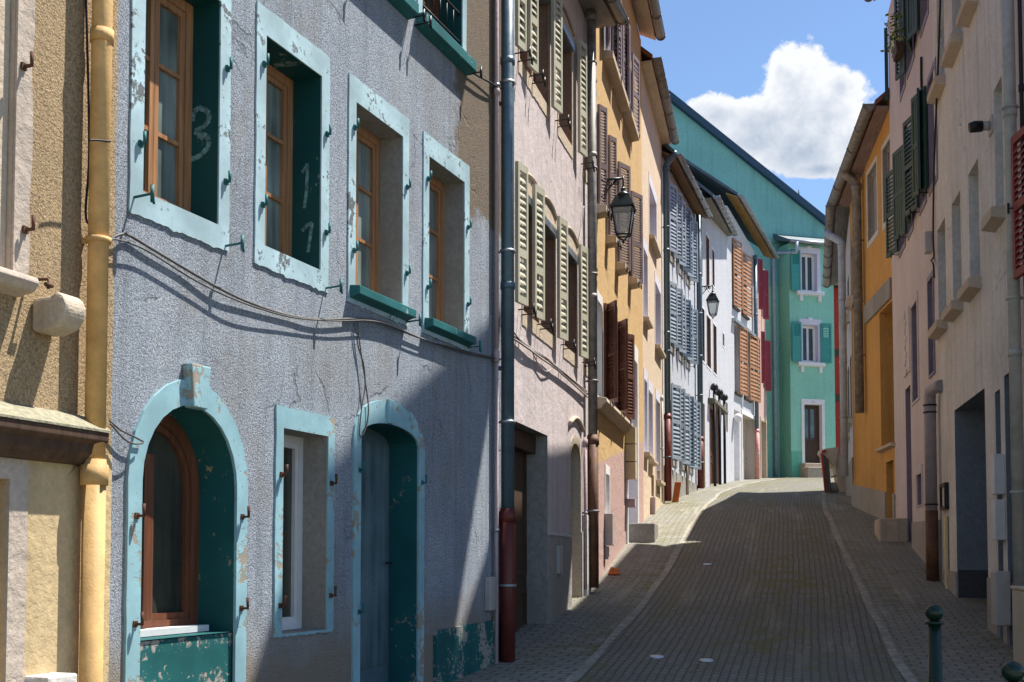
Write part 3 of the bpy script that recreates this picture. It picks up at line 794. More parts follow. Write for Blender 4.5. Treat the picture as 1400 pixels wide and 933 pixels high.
plinth(h, 'teal_base', lambda u: zz+.06, .028, u0=h.U(676.5, 840), u1=h.L-.12)
roof(h, .35, 9.2)
mb = MB().mat('greybox'); uu = h.U(665.6, 812); mb.box(uu-.07, uu+.07, 0, .07, h.Z(665, 835), h.Z(665, 789)); mb.build('meter_cover', None, h.root, bevel=.01)
# downpipes at the joint
pipe(h, 694, 450, [(8.9, h.Z(694, 697), 'zincblue', .068), (h.Z(694, 697), h.ground(6.1)-.05, 'oxide', .078)], n=.11, brk=1.7, brm='steel')
pipe(h, 679, 200, [(8.9, h.Z(679, 480), 'pinkpanel', .022), (h.Z(679, 480), -.2, 'pinkpanel', .02)], n=.05, brk=3)
cable(h, [(150, 328), (163, 321), (178, 322), (205, 338), (255, 368), (300, 395), (345, 415), (395, 431), (440, 437), (492, 436), (520, 440), (560, 457), (620, 478), (660, 488), (690, 492), (702, 494)], .03, .009,
      'grey wires sagging across the blue wall below the upper windows', 'cable',
      more=[([(150, 330), (158, 328), (200, 342), (270, 385), (330, 414), (400, 434), (460, 439), (520, 441), (590, 468), (680, 491)], .045, .006),
            ([(488, 438), (490, 470), (497, 500), (499, 530), (494, 560), (492, 595), (500, 588), (503, 560), (499, 520), (494, 480), (489, 440)], .03, .006)])
cable(h, [(638, 88), (648, 100), (668, 112), (690, 123), (702, 124)], .06, .009, 'short dark wire from a blue house sill to the blue downpipe', 'iron', more=[([(637, 92), (655, 103), (680, 121)], .04, .006)])
cable(h, [(151, 575), (165, 588), (180, 596), (196, 604)], .04, .006, 'thin wire loop beside the arched window of the blue house', 'cable', more=[([(152, 579), (168, 600), (182, 607), (197, 606)], .06, .006)])

# ---- pink house
pk = House(P(697, 12.6), P(815, 17.5), 'dusty pink house with cream louvred shutters and a dark garage opening')
h = pk
def prow(xs, ytop, ybot, wins):
    pass
# middle row: leaf hinge right edge x, left edge x, opening right edge
cols = [(721, 704, 735), (744, 727.6, 757), (775.5, 761.4, 787), (803, 790.8, 811)]
for row, (zt, zb) in enumerate(((h.Z(727.6, 260), h.Z(730, 438)), (h.Z(790.4, 66), h.Z(792.5, 219)))):
    for i, (hx, lx, rx) in enumerate(cols):
        yy = 400 if row == 0 else 130
        if row: hx, lx, rx = [(716, 698, 725), (733.6, 721, 749), (768, 753.5, 781), (801.5, 789.6, 811)][i]
        u0 = h.U(hx, yy)-.22; u1 = min(u0+.85, h.U(rx, yy)+.04)
        if u1-u0 < .4: u1 = u0+.45
        if u1 > h.L-.15: u1 = h.L-.1
        if u0 < .02: continue
        r = (u0, u1, zb-.0, zt-.16)
        w = window(h, r, D=.16, frame='brownwood', glassm='glass', reveal='brownreveal', sur='beigestone', sw=.05, st=.18, sb=.16, sp=.01, jit=.012, rise=.0, bars=2, leaves=2)
        mb = MB().mat('zinc'); mb.box(u0+.01, u1-.01, -.10, .05, r[3]-.10, r[3]-.012); mb.build('blind_box', None, w)
        # curved hood mould in relief
        mb = MB().mat('beigestone'); L = [(u0-.1+(u1-u0+.2)*q/10, -.02, r[3]+.17+.10*sin(pi*q/10)) for q in range(11)]; mb.tube(L, .022, 6); mb.build('hood_mould', None, w)
        ul = max(.02, h.U(lx, yy, .05))
        wd = leafw(h, ul, (zt+zb)/2, 11, hx, .05)
        shutter(h, w, ul, zb-.02, zt, min(.5, max(.22, wd*.8)), 11, 'creamshut', .05, .04, True, gap=.075, rails=(.36,))
        stay(h, u0-.2, zb-.03, .17, 'iron', w); stay(h, u0-.06, zb-.06, .16, 'iron', w)
gr = (h.U(690, 640)+.12, h.U(748.6, 640), -.4, h.Z(748.6, 596))
d = door(h, gr, D=.26, mat='brownwood', reveal='concrete', wid=2, name='garage_door')
mb = MB().mat('brownwood'); mb.box(gr[0]+.01, gr[1]-.01, -.25, -.14, gr[3]-.22, gr[3]-.01); mb.build('lintel', None, d, bevel=.008)
r = (h.U(780, 700), h.U(793.5, 700), h.ground(4)-.1, h.Z(787, 607))
door(h, r, D=.3, rise=.22, mat='beigestone', reveal='stone', sur='beigestone', sw=.06, st=.12, sp=.008, panels=True)
mb = MB().mat('beigestone'); u0, u1 = r[:2]; mb.tube([(u0-.12+(u1-u0+.24)*q/10, -.02, r[3]+.22+.12*sin(pi*q/10)) for q in range(11)], .03, 6); mb.build('hood_mould', None, h.root)
wall(h, 'pink', 9.35-h.z, depth=8)
zp = h.Z(752, 732)
plinth(h, 'greylow', lambda u: zp+.05*(u-2.2), .02, u0=gr[1]+.0, u1=h.L)
mb = MB().mat('palestone'); mb.box(gr[1]+.03, r[0]-.07, 0, .026, zp-.0, zp+.035); mb.build('panel_border', None, h.root)
mb = MB().mat('pinkpanel'); mb.box(gr[1]+.03, r[0]-.07, 0, .008, zp+.035, h.Z(752, 668)+.03); pass
mb = MB().mat('greybox'); uu = h.U(761, 765); mb.box(uu-.10, uu+.10, 0, .06, h.Z(761, 785), h.Z(761, 746)); o = mb.build('meter_cover', None, h.root, bevel=.012)
roof(h, .33, 9.57-h.z, sof='flat', soffit='concrete', slope=.12, u0=.3, gr=.08)
pipe(h, 810, 450, [(9.4-h.z, h.Z(810, 600), 'zincold', .066), (h.Z(810, 600), h.ground(4.9)-.03, 'rustpipe', .078)], n=.10, brk=1.5, brm='zincold')
pipe(h, 800.5, 740, [(h.Z(800, 600), h.ground(4.6), 'pinkpanel', .022)], n=.04, brk=2)
mb = MB().mat('palestone'); u0, u1 = h.U(796.5, 760), h.U(803, 760); mb.box(u0, u1, 0, .06, h.ground(4.6)-.2, h.Z(799, 705)); mb.build('service_door', None, h.root, bevel=.01)
cable(h, [(699, 457), (715, 470), (730, 481), (745, 490), (757, 500), (770, 511), (785, 523), (803, 539)], .04, .016, 'bundle of pale cables clipped along the pink wall', 'cablelight',
      more=[([(700, 452), (712, 466), (728, 476), (748, 490), (760, 500), (780, 517), (803, 535)], .055, .010), ([(700, 461), (720, 476), (740, 490), (760, 504), (785, 526), (803, 543)], .05, .012), ([(727, 482), (735, 495), (743, 506), (748, 508), (757, 503)], .04, .008)])
cable(h, [(798, 282), (796, 310), (792, 333), (795, 345), (797, 350)], .03, .008, 'thin cable hanging beside the brown downpipe of the pink house', 'cablelight')

# ---- ochre house
oc = House(P(815, 17.5), P(880, 24.2), 'ochre house with taupe shutters above and red brown shutters below')
h = oc
# top row
for i, (x0, x1, yt, yb, sx0, sx1, sy0, sy1) in enumerate(((825.5, 834, -15, 74, 822.3, 836.5, 63, 100), (838.5, 847, 25, 115, 837.5, 849, 108, 140), (852.5, 861, 50, 163, 852.8, 865, 154, 188))):
    ym = (yt+yb)/2
    u0, u1 = h.U(x0, ym), h.U(x1, ym); zb = h.Z(x0, sy0+3)
    r = (u0, u1, 9.12-h.z, 10.75-h.z)
    r = (u0, u1, h.Z(sx0, sy0), h.Z(sx0, sy0)+1.5)
    w = window(h, r, D=.14, frame='lilactrim', glassm='glass', reveal='lilactrim', sur='lilactrim', sw=.07, st=.09, sb=.04, sp=.012, sill='beigestone', sillp=.16, sillh=.13, sillx=.14)
    shutter(h, w, u0-.01, r[2]+.03, r[3], .42, 168, 'taupeshut', .03, .03, gap=.07)
    shutter(h, w, u1+.01, r[2]+.03, r[3], .42, 12, 'taupeshut', .03, .03, gap=.07)
    stay(h, u1+.1, r[2]-.05, .16, 'iron', w)
# middle row: shutters ajar
for i, (x0, xf, yt, yb) in enumerate(((812.8, 827, 142, 269), (828, 840.2, 186, 313), (841.3, 859.3, 222, 350), (859, 876.3, 262, 371))):
    u = max(.02, h.U(x0, (yt+yb)/2)); zt, zb = h.Z(x0, yt), h.Z(x0, yb)-.16
    ang = 24
    wd = min(1.1, leafw(h, u, (zt+zb)/2, ang, xf, .03))
    r = (u+.03, u+min(.85, wd*.85), zb+.06, zt-.06)
    w = window(h, r, D=.14, frame='lilactrim', reveal='beigestone', sur='beigestone', sw=.06, st=.07, sb=.04, sp=.01, sill='beigestone', sillp=.17, sillh=.12, sillx=.08)
    shutter(h, w, u, zb, zt, wd, ang, 'taupeshut', .035, .04, gap=.045, rails=(.42,) if i != 1 else (.62,))
    stay(h, u+.1, zb-.05, .18, 'iron', w); stay(h, u+.3, zb-.06, .2, 'iron', w)
# lower row
zs = h.Z(816, 543)
for i, (x0, x1, yt) in enumerate(((814.5, 822, 405), (832, 838, 425), (841, 848, 445))):
    u0, u1 = max(.03, h.U(x0, 500)), h.U(x1, 500)
    r = (u0, u1, zs+.02, h.Z(x0, yt) if i else h.Z(816, 408))
    r = (u0, u1, zs+.02, zs+1.45)
    w = window(h, r, D=.12, frame='whitetrim', reveal='whitetrim', sur='whitetrim', sw=.08, st=.14, sb=.01, sp=.015)
    shutter(h, w, u1+.04, zs+.03, zs+1.5, .36, 24, 'redshut', .03, .035, gap=.055)
    if i < 2: shutter(h, w, u1+.20, zs+.03, zs+1.5, .40, 150, 'redshut', .03, .035, gap=.055)
    stay(h, u1+.1, zs-.03, .16, 'iron', w)
mb = MB().mat('beigestone'); mb.prism([(0, zs), (.15, zs-.02), (.16, zs-.08), (.10, zs-.12), (.08, zs-.17), (0, zs-.19)], .06, h.U(853, 580), 'u'); mb.build('string_course', None, h.root, bevel=.008)
# doorway with white surround
r = (h.U(856.5, 600), h.U(870, 600), h.ground(5.2)-.1, h.Z(856, 478))
d = door(h, r, D=.35, mat='lilactrim', reveal='lilactrim', sur='whitetrim', sw=.14, st=.30, sp=.03, panels=True)
mb = MB().mat('redshut'); 
for k in range(1):
    shutter(h, d, r[0]-.10, zs+.05, h.Z(853, 460), .40, 164, 'redshut', .03, .035, gap=.055)
uu = r[0]-.25
z1, z2 = h.Z(853, 582), h.Z(853, 655)
mb = MB().mat('creambox')
for k in range(3): mb.box(uu, uu+.22, 0, .185, z2+(z1-z2)*k/3+.008, z2+(z1-z2)*(k+1)/3-.008)
mb.build('letter_boxes', None, h.root, bevel=.008)
mb = MB().mat('pinkpanel'); z1, z2 = h.Z(853, 681), h.Z(853, 693); mb.box(uu+.02, uu+.2, 0, .17, z2, z1); mb.build('meter_cover', None, h.root, bevel=.008)
r2 = (h.U(827.5, 670), h.U(832.5, 670), h.Z(828, 702), h.Z(828, 648))
window(h, r2, D=.10, frame='whitetrim', reveal='whitetrim', sur='whitetrim', sw=.05, st=.14, sb=.02, sp=.012, leaves=1, bars=0)
mb = MB().mat('greybox'); uu = h.U(826, 730); mb.box(uu, uu+.2, 0, .13, h.Z(826, 746), h.Z(826, 702)); mb.box(uu+.03, uu+.12, 0, .06, h.Z(826, 765), h.Z(826, 747)); mb.build('meter_cabinet', None, h.root, bevel=.01)
ut = h.U(858, 720); mb = MB().mat('concrete'); zg = h.Z(860, 717); mb.box(ut, ut+.75, 0, .48, -.8, h.Z(860, 716)); mb.build('doorstep', None, h.root, bevel=.02)
wall(h, 'ochre', 12.25-h.z)
roof(h, .315, 12.28-h.z, soffit='soffitwhite', gr=.085)
# ---- cream house
cr = House(P(880, 24.2), P(908, 29), 'cream house with narrow lilac edged windows and a boxed eave')
h = cr
for x0, x1, yt, yb in ((866.5, 872, 165, 262), (889, 895, 252, 322)):
    pass
wins = [(887.5, 897, 250, 320, 1), (879.5, 885, 338, 432, 0), (895.5, 903, 385, 470, 1), (880.5, 884.5, 518, 617, 0), (886.5, 892, 533, 626, 0), (896.5, 902, 545, 655, 0)]
for x0, x1, yt, yb, s in wins:
    r = (max(.05, h.U(x0, (yt+yb)/2)), h.U(x1, (yt+yb)/2), h.Z(x0, yb), h.Z(x0, yt))
    window(h, r, D=.16, frame='lilactrim', reveal='lilactrim', sur='lilactrim', sw=.07, st=.22, sb=.02, sp=.01, sill='beigestone', sillp=.12, sillh=.09, sillx=.05, leaves=1 if r[1]-r[0] < .6 else 2)
for x0, x1, yt, yb in ((890.5, 894, 648, 678), (898.5, 902, 642, 674)):
    r = (h.U(x0, 660), h.U(x1, 660), h.Z(x0, yb), h.Z(x0, yt)); window(h, r, D=.12, frame='rust', reveal='beigestone', leaves=1, bars=0)
wall(h, 'cream', 11.95-h.z)
roof(h, .24, 11.8-h.z, sof='flat', soffit='soffitwhite', gr=.085)
mb = MB().mat('pinkpanel'); uu = h.U(889, 695); mb.box(uu, uu+.25, 0, .1, h.Z(889, 704), h.Z(889, 680)); mb.build('meter_cover', None, h.root, bevel=.01)
pipe(h, 905.5, 640, [(h.Z(905, 545), h.ground(4.6), 'beigepipe', .025)], n=.05, brk=2)
# ---- white house with blue shutters
w1 = House(P(908, 29), P(953, 34.2), 'bluish white house with pale blue and slate shutters')
h = w1
for (yt, yb, ya) in ((250, 345, 0), (384, 470, 1)):
    zt, zb = h.Z(912, yt), h.Z(913, yb)
    for i, (x0, x1) in enumerate(((915.5, 919), (927.5, 931.5), (937.5, 941.5), (946, 949.5))):
        u0 = h.U(x0, (yt+yb)/2); u1 = u0+.62
        if i == 3: continue
        r = (u0, u1, zb, zt)
        w = window(h, r, D=.14, frame='slateblue', reveal='greyreveal', sur='concrete', sw=.06, st=.05, sb=.14, sp=.02)
        shutter(h, w, max(.02, u0-.42), zb+.02, zt-.02, .46, 16, 'palebluesh', .04, .035, gap=.09)
        shutter(h, w, u0+.34, zb+.02, zt-.02, .36, 30, 'palebluesh' if i != 1 else 'slateblue', .03, .035, gap=.09)
        stay(h, u1-.1, zb-.05, .14, 'iron', w)
zt, zb = h.Z(915.4, 521), h.Z(917, 628)
for i, (x0, x1) in enumerate(((919, 923), (932, 936), (942, 947))):
    u0 = h.U(x0, 570); u1 = u0+.62
    r = (u0, u1, zb, zt-.05)
    w = window(h, r, D=.12, frame='slateblue', reveal='greyreveal', sur='concrete', sw=.05, st=.05, sb=.14, sp=.02)
    shutter(h, w, max(.02, u0-.42), zb, zt-.08, .52, 16, 'palebluesh', .04, .035, gap=.09)
    shutter(h, w, u0+.34, zb, zt-.08, .36, 30, 'palebluesh' if i != 1 else 'slateblue', .03, .035, gap=.09)
wall(h, 'white', 11.4-h.z+.1)
plinth(h, 'greylow', lambda u: h.Z(918, 641)-.03*u, .03)
mb = MB().mat('beigestone'); mb.tube([(h.U(936.5, 640), -.06, h.ground(3)-.1), (h.U(936.5, 640), -.06, h.Z(936, 628))], .04, 8); mb.build('vent_pipe', None, h.root)
roof(h, .36, 11.42-h.z, soffit='soffit', pitch=44, mat='slate', gut='steel', gr=.07)
pipe(h, 912, 450, [(11.2-h.z, h.Z(912, 570), 'zincblue', .075), (h.Z(912, 570), h.ground(.4), 'oxide', .085)], n=.12, brk=2.2, brm='zincblue', offset_top=(.1, .22, .35))
# ---- white house, middle
w2 = House(P(953, 34.2), P(998, 41.6), 'tall white house with slim dark windows and barred garage posts')
h = w2
for x0, x1, yt, yb in ((957, 960, 330, 375), (965, 969.5, 320, 390), (973.5, 976.5, 340, 388), (958, 963, 418, 490), (966, 971.5, 430, 499), (975, 979.5, 442, 508), (988, 990, 455, 472)):
    ym = (yt+yb)/2
    r = (h.U(x0, ym), h.U(x1, ym), h.Z(x0, yb), h.Z(x0, yt)); window(h, r, D=.18, frame='brownwood', reveal='brownreveal', sur='whitetrim', sw=.05, st=.06, sb=.05, sp=.01, leaves=1 if r[1]-r[0] < .5 else 2)
r = (h.U(970.5, 600), h.U(985, 600), h.ground(3.5)-.1, h.Z(971, 548))
d = door(h, r, D=.25, mat='darkoak', reveal='pinkpanel', wid=3, name='garage_door')
mb = MB().mat('timber'); mb.prism([(0, r[3]+.02), (.22, r[3]), (.22, r[3]-.12), (0, r[3]-.14)], r[0]-.4, r[1]+.35, 'u'); mb.build('lintel_beam', None, d, bevel=.01)
for k in range(3):
    uu = r[0]+.05+(r[1]-r[0]-.1)*k/2; mb = MB().mat('iron'); mb.tube([(uu, -.14, r[2]-.2), (uu, -.14, r[3]+.3)], .045, 8); mb.lathe([(.0, .0), (.11, .06), (.13, .14), (.08, .24), (.02, .26)], (uu, -.14, r[3]+.26), 12); mb.build('iron_post', None, d)
r = (h.U(959.5, 620), h.U(964, 620), h.ground(1.5)-.1, h.Z(960, 550)); door(h, r, D=.25, mat='beigestone', reveal='beigestone')
r = (h.U(992.3, 520), h.U(994.5, 520), h.Z(993, 590), h.Z(993, 550)); window(h, r, D=.12, frame='brownwood', reveal='beigestone', leaves=1, bars=0)
wall(h, 'white2', 12.35-h.z, slope=.08)
n0_, z0_ = h.at_u(975, 270, .1); n1_, z1_ = h.at_u(999, 321, h.L)
roof(h, n1_+.05, z1_, sof='flat', soffit='soffitgrey', pitch=44, mat='slate', gut='steel', gr=.09, slope=(z1_-z0_)/(h.L-.1), n0=n0_, u0=.1)
pipe(h, 956.5, 450, [(12.2-h.z, h.Z(956, 600), 'zincblue', .08), (h.Z(956, 600), h.ground(.4), 'oxide', .095)], n=.12, brk=2.2, brm='steel')
# ---- white house with orange louvres
w3 = House(P(998, 41.6), P(1035, 45.8), 'bright white house with orange brown louvred shutters')
h = w3
for x0, x1, yt, yb in ((1001, 1008, 326, 417), (1013.5, 1021, 345, 428)):
    ym = (yt+yb)/2; r = (h.U(x0, ym), h.U(x1, ym), h.Z(x0, yb), h.Z(x0, yt))
    w = window(h, r, D=.14, frame='brownwood', reveal='lilactrim', sill='brownwood', sillp=.1, sillh=.08, sillx=.05)
    shutter(h, w, r[0]-.02, r[2], r[3], r[1]-r[0]+.04, 8, 'orangelouvre', .03, .035, gap=.13)
for x0, xm, x1, yt, yb in ((1004, 1009, 1016, 447, 535), (1016.5, 1023, 1032, 450, 545)):
    ym = (yt+yb)/2; r = (h.U(x0, ym), h.U(xm, ym)+.3, h.Z(1004, 535), h.Z(1004, 441))
    w = window(h, r, D=.14, frame='lilactrim', reveal='whitetrim', sill='brownwood', sillp=.1, sillh=.08, sillx=.05)
    shutter(h, w, h.U(xm, ym), r[2], r[3], h.U(x1, ym)-h.U(xm, ym), 7, 'orangelouvre', .04, .035, gap=.13)
mb = MB().mat('steel'); zz = h.Z(1000.5, 437); mb.box(h.U(1000.5, 450), h.L-.05, 0, .14, zz-.06, zz+.05); mb.build('shutter_rail', None, h.root)
r = (h.U(1003.5, 600), h.U(1011, 600), h.ground(1)-.1, h.Z(1004, 560)); door(h, r, D=.3, mat='lilactrim', reveal='whitetrim')
r = (h.U(1014.5, 600), h.U(1032, 600), h.ground(3)-.1, h.Z(1015, 566)); door(h, r, D=.35, mat='cream', reveal='palestone', wid=1, panels=False, name='garage_door', sur='whitetrim', sw=.1, st=.14)
wall(h, 'white3', 14.0-h.z, slope=-.12)
roof(h, .40, 13.6-h.z, soffit='soffitgold', pitch=38, mat='slate', gut='steel', gr=.08, slope=-.10, u1=h.L+2.0)
mb = MB().mat('whitetrim'); mb.lathe([(0, -.14), (.10, -.12), (.15, 0), (.12, .12), (.0, .16)], (h.U(1003, 570), -.15, h.Z(1003, 572)), 14); mb.build('wall_light', None, h.root)
pipe(h, 1033.5, 450, [(13.2-h.z, h.Z(1033, 588), 'zincblue', .075), (h.Z(1033, 588), h.ground(4.3), 'pinkpipe', .085)], n=.11, brk=2.4, brm='steel')
# ---- salmon house
sa = House(P(1035, 45.8), P(1050, 47.8), 'narrow salmon house with crimson shutters')
h = sa
for yt, yb, dx in ((361, 428, 0), (455, 525, 3)):
    zt, zb = h.Z(1036, yt), h.Z(1036, yb)
    r = (h.U(1040.5+dx/2, 400), h.U(1044.5+dx/2, 400), zb, zt)
    w = window(h, r, D=.14, frame='whitetrim', reveal='beigestone')
    ua = h.U(1031+dx, 400); shutter(h, w, ua, zb, zt, leafw(h, ua, (zb+zt)/2, 38, 1042+dx, .16), 38, 'crimson', .16, .04, slats=False)
    ub = h.U(1041+dx, 400); shutter(h, w, ub, zb-.1, zt-.1, leafw(h, ub, (zb+zt)/2, 38, 1050+dx, .05), 38, 'crimson', .05, .04, slats=False)
r = (h.U(1040, 600), h.U(1047, 600), h.ground(1)-.1, h.Z(1040, 575)); door(h, r, D=.3, mat='stone', reveal='beigestone', sur='beigestone', sw=.1, st=.15)
wall(h, 'salmon', 13.2-h.z)

# ================================================================== GREEN HOUSE
zg = 48.6
an = radians(17)
q0 = P(1083, zg)
q1 = (q0[0]+2.05*cos(an), q0[1]+2.05*sin(an))
gh = House(q0, q1, 'mint green house with a tall teal gable and teal shutters at the bend')
h = gh
for x0, x1, yt, yb in ((1095.5, 1116.5, 346, 398), (1097, 1118, 444, 495)):
    r = h.rect(x0, x1, (x0, yt), (x0, yb))
    w = window(h, r, D=.18, frame='whitetrim', reveal='lilactrim', sur='lilactrim', sw=.16, st=.24, sb=.02, sp=.04, sill='whitetrim', sillp=.16, sillh=.16, sillx=.26, bars=0, fw=.06, jit=0)
    mb = MB().mat('whitetrim'); uc = (r[0]+r[1])/2
    mb.box(uc-.1, uc+.1, 0, .07, r[3]+.18, r[3]+.30); mb.build('keystone', None, w, bevel=.01)
    for uu in (r[0]-.12, r[1]+.02):
        mb = MB().mat('whitetrim'); mb.box(uu, uu+.14, 0, .1, r[2]-.42, r[2]-.165); mb.build('console', None, w, bevel=.02)
    shutter(h, w, r[0]-.09, r[2]-.02, r[3]+.08, .46, 172, 'tealshut', .05, .04, gap=.07, rails=(.62,), solid=1)
    if yt > 400: shutter(h, w, r[1]+.09, r[2]-.02, r[3]+.08, .46, 10, 'tealshut', .05, .04, gap=.07, rails=(.62,), solid=1)
r = h.rect(1099.5, 1123.5, (1100, 553), (1100, 634))
d = door(h, r, D=.18, mat='brownwood', reveal='whitetrim', sur='whitetrim', sw=.13, st=.22, sp=.04, panels=True)
mb = MB().mat('glassdoor'); mb.box(r[0]+.10, r[0]+.28, -.178, -.165, r[2]+1., r[3]-.15); mb.box(r[0]+.38, r[0]+.56, -.178, -.165, r[2]+1., r[3]-.15); mb.build('pane', None, d)
mb = MB().mat('plastic'); mb.box((r[0]+r[1])/2-.06, (r[0]+r[1])/2+.06, 0, .05, r[3]+.06, r[3]+.15); mb.build('number_plate', None, d)
mb = MB().mat('stone'); mb.box(r[0]-.2, r[1]+.35, 0, .4, -.8, r[2]-.01); mb.box(r[0]-.3, r[1]+.55, .4, .75, -.8, r[2]-.2); mb.build('doorstep', None, h.root, bevel=.02)
ztop = h.Z(1085, 333)
wall(h, 'mint', ztop, low=-1., depth=1.2)
plinth(h, 'mintlow', lambda u: h.Z(1085, 617), .015)
# bay roof
mb = MB().mat('corrug'); mb.prism([(.28, ztop+.02), (-.9, ztop+.55), (-.9, ztop+.60), (.28, ztop+.07)], -.12, h.L+.1, 'u'); rf = mb.build('bay_roof', None, h.root)
mb = MB().mat('steel'); mb.tube([(-.14, -.33, ztop), (h.L+.12, -.33, ztop)], .07, 10); mb.build('gutter', None, rf)
mb = MB().mat('slate'); mb.prism([(.0, ztop+.05), (-.9, ztop+.36), (-.9, ztop+.61), (.3, ztop+.08), (.3, ztop-.04)], -.20, -.13, 'u'); mb.build('bay_verge', None, rf)
# main gable block, 0.9 m behind the bay front
def gz(x, y, n=-.9): return h.pix(x, y, n)
ue, ze = gz(1128, 309); ua, za = gz(912, 136)
ul = 2*ua-ue
N = .9
mb = MB().mat('teal')
mb.prism([(ul, -1), (ue, -1), (ue, ze), (ua, za), (ul, ze)], -N, -N-11, 'n'); mb.build('gable_wall', None, h.root)
mb = MB().mat('mint'); mb.box(ua, -.01, -N-.02, -N+.012, -1, h.Z(1070, 385)); mb.build('lower_wall', None, h.root)
sl = (za-ze)/(ua-ue)
mb = MB().mat('verge'); ov = .35; tk = .30
A = lambda du: (ue+du, ze+sl*du)
mb.prism([(A(ov)[0], A(ov)[1]-.02), (ua, za-.02), (ua, za+tk), (A(ov)[0], A(ov)[1]+tk)], -N+.22, -N-11.2, 'n')
mb.prism([(2*ua-A(ov)[0], A(ov)[1]-.02), (ua, za-.02), (ua, za+tk), (2*ua-A(ov)[0], A(ov)[1]+tk)], -N+.22, -N-11.2, 'n'); rf = mb.build('roof', None, h.root)
for du in (.9, 1.6): mb = MB().mat('tile'); mb.box(ua+du*.3, ua+du*.3+.35, -N-2, -N-1.5, za-.3, za+.55); mb.build('chimney', None, rf)
mb = MB().mat('iron'); u_, z_ = gz(1094, 275); mb.tube([(u_, N+.1, z_-.2), (u_, N+.1, z_+.5)], .03, 6); mb.build('roof_vent', None, rf)
mb = MB().mat('paleblupipe'); u_ = h.U(1059.5, 500, -.75)
zz = h.Z(1059, 347, -.75); b0 = -.2
mb.tube([(u_, .75, -.8), (u_, .75, zz-.05), (u_+.05, .72, zz+.05), (-.14+.3, -.33, ztop-.45), (-.14+.32, -.33, ztop-.02)], .075, 10); pp = mb.build('downpipe', None, h.root)
cable(h, [(1053, 345), (1054, 336), (1058, 332), (1080, 332)], -.85, .03, 'thin green cable along the teal gable beside the bay', 'mintlow')

# ================================================================== RIGHT ROW
# ---- grey house
gy = House(P(1287, 17.65), P(1385, 12.75), 'grey rendered house with deep bare openings and a wide garage entry')
h = gy
def gwin(x0, x1, yt, yb, zt=None, **k):
    r = (h.U(x0, (yt+yb)/2), h.U(x1, (yt+yb)/2), h.Z(x0, yb), h.Z(x0, yt) if zt is None else zt)
    return window(h, r, D=.26, frame='beigebox', glassm='glass', reveal='greywall', sill='beigestone', sillp=.15, sillh=.13, sillx=.07, bars=1, leaves=1, **k)
zb1, zb2, zt2 = h.Z(1292, 103), h.Z(1296, 434), h.Z(1302, 279)
for a, b in ((1281.5, 1291), (1302.5, 1315), (1326, 1338)):
    u0, u1 = h.U(a, 60)+.0, h.U(b, 60)
    w_ = window(h, (u0, u1, zb1, zb1+1.7), D=.26, frame='beigebox', reveal='greywall', sill='beigestone', sillp=.15, sillh=.13, sillx=.07, bars=1, leaves=1)
for a, b in ((1282, 1293), (1302.5, 1314.5), (1326, 1340)):
    u0, u1 = max(.03, h.U(a, 360)), h.U(b, 360)
    w_ = window(h, (u0, u1, zb2, zt2), D=.26, frame='beigebox', reveal='greywall', sill='beigestone', sillp=.15, sillh=.13, sillx=.07, bars=1, leaves=1)
gwin(1360, 1371.5, 122, 300)
r = (h.U(1307, 680), h.U(1349, 680), -1.2, h.Z(1307, 560)); ggr = r
d = door(h, r, D=1.5, mat='brownwood', reveal='garage', name='garage_door', wid=2) if False else None
h.hole(r, 0, low=True)
mb = MB().mat('zincblue'); mb.box(r[0]-.02, r[1]+.02, -.92, -.9, -1.4, r[3]+.02); d = mb.build('garage_door', None, h.root)
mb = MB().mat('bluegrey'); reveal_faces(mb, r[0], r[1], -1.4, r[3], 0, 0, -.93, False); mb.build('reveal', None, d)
zpl = h.Z(1318, 780)
mb = MB().mat('darkplinth'); mb.box(r[0]+.001, r[0]+.012, -.88, -.01, -1.4, zpl); mb.build('kick_panel', None, d)
r = (h.U(1362.5, 650), h.U(1369.5, 650), -1.3, h.Z(1363, 535)); door(h, r, D=.28, mat='greybox', reveal='bluegrey')
r = (h.U(1375.5, 650), h.U(1383, 650), -1.3, h.Z(1376, 512)); door(h, r, D=.28, mat='greybox', reveal='bluegrey')
wall(h, 'greywall', 13.2-h.z, low=-2.)
plinth(h, 'greylow', lambda u: zpl-.02*u, .02)
mb = MB().mat('creambox'); uu = h.U(1297, 755); mb.box(uu-.06, uu+.06, .02, .05, h.Z(1297, 806), h.Z(1297, 705)); mb.build('cable_cover', None, h.root)
for q in range(2):
    mb = MB().mat('plastic')
    for k in range(3):
        uu = h.U(1353.5, 690, .12)+k*.075; zz = h.Z(1355, 740)+q*.50
        mb.box(uu, uu+.066, 0, .11, zz, zz+.44)
    mb.build('letter_boxes', None, h.root, bevel=.008)
u0, u1 = h.U(1354.5, 815, .18), h.U(1354.5, 815, .18)+.26; mb = MB().mat('greybox'); mb.box(u0, u1, .02, .18, h.Z(1355, 848), h.Z(1355, 780)); mb.build('meter_cabinet', None, h.root, bevel=.015)
u0, u1 = h.U(1290.5, 680), h.U(1297.5, 680); z0, z1 = h.Z(1291, 698), h.Z(1291, 662)
mb = MB().mat('iron'); ring(mb, u0+.05, u1-.05, z0+.05, z1-.05, 0, .05, 0, .06, tb=.05); f_ = mb.build('notice_frame', None, h.root); mb = MB().mat('palestone'); mb.box(u0+.04, u1-.04, 0, .03, z0+.04, z1-.04); mb.build('notice_panel', None, f_)
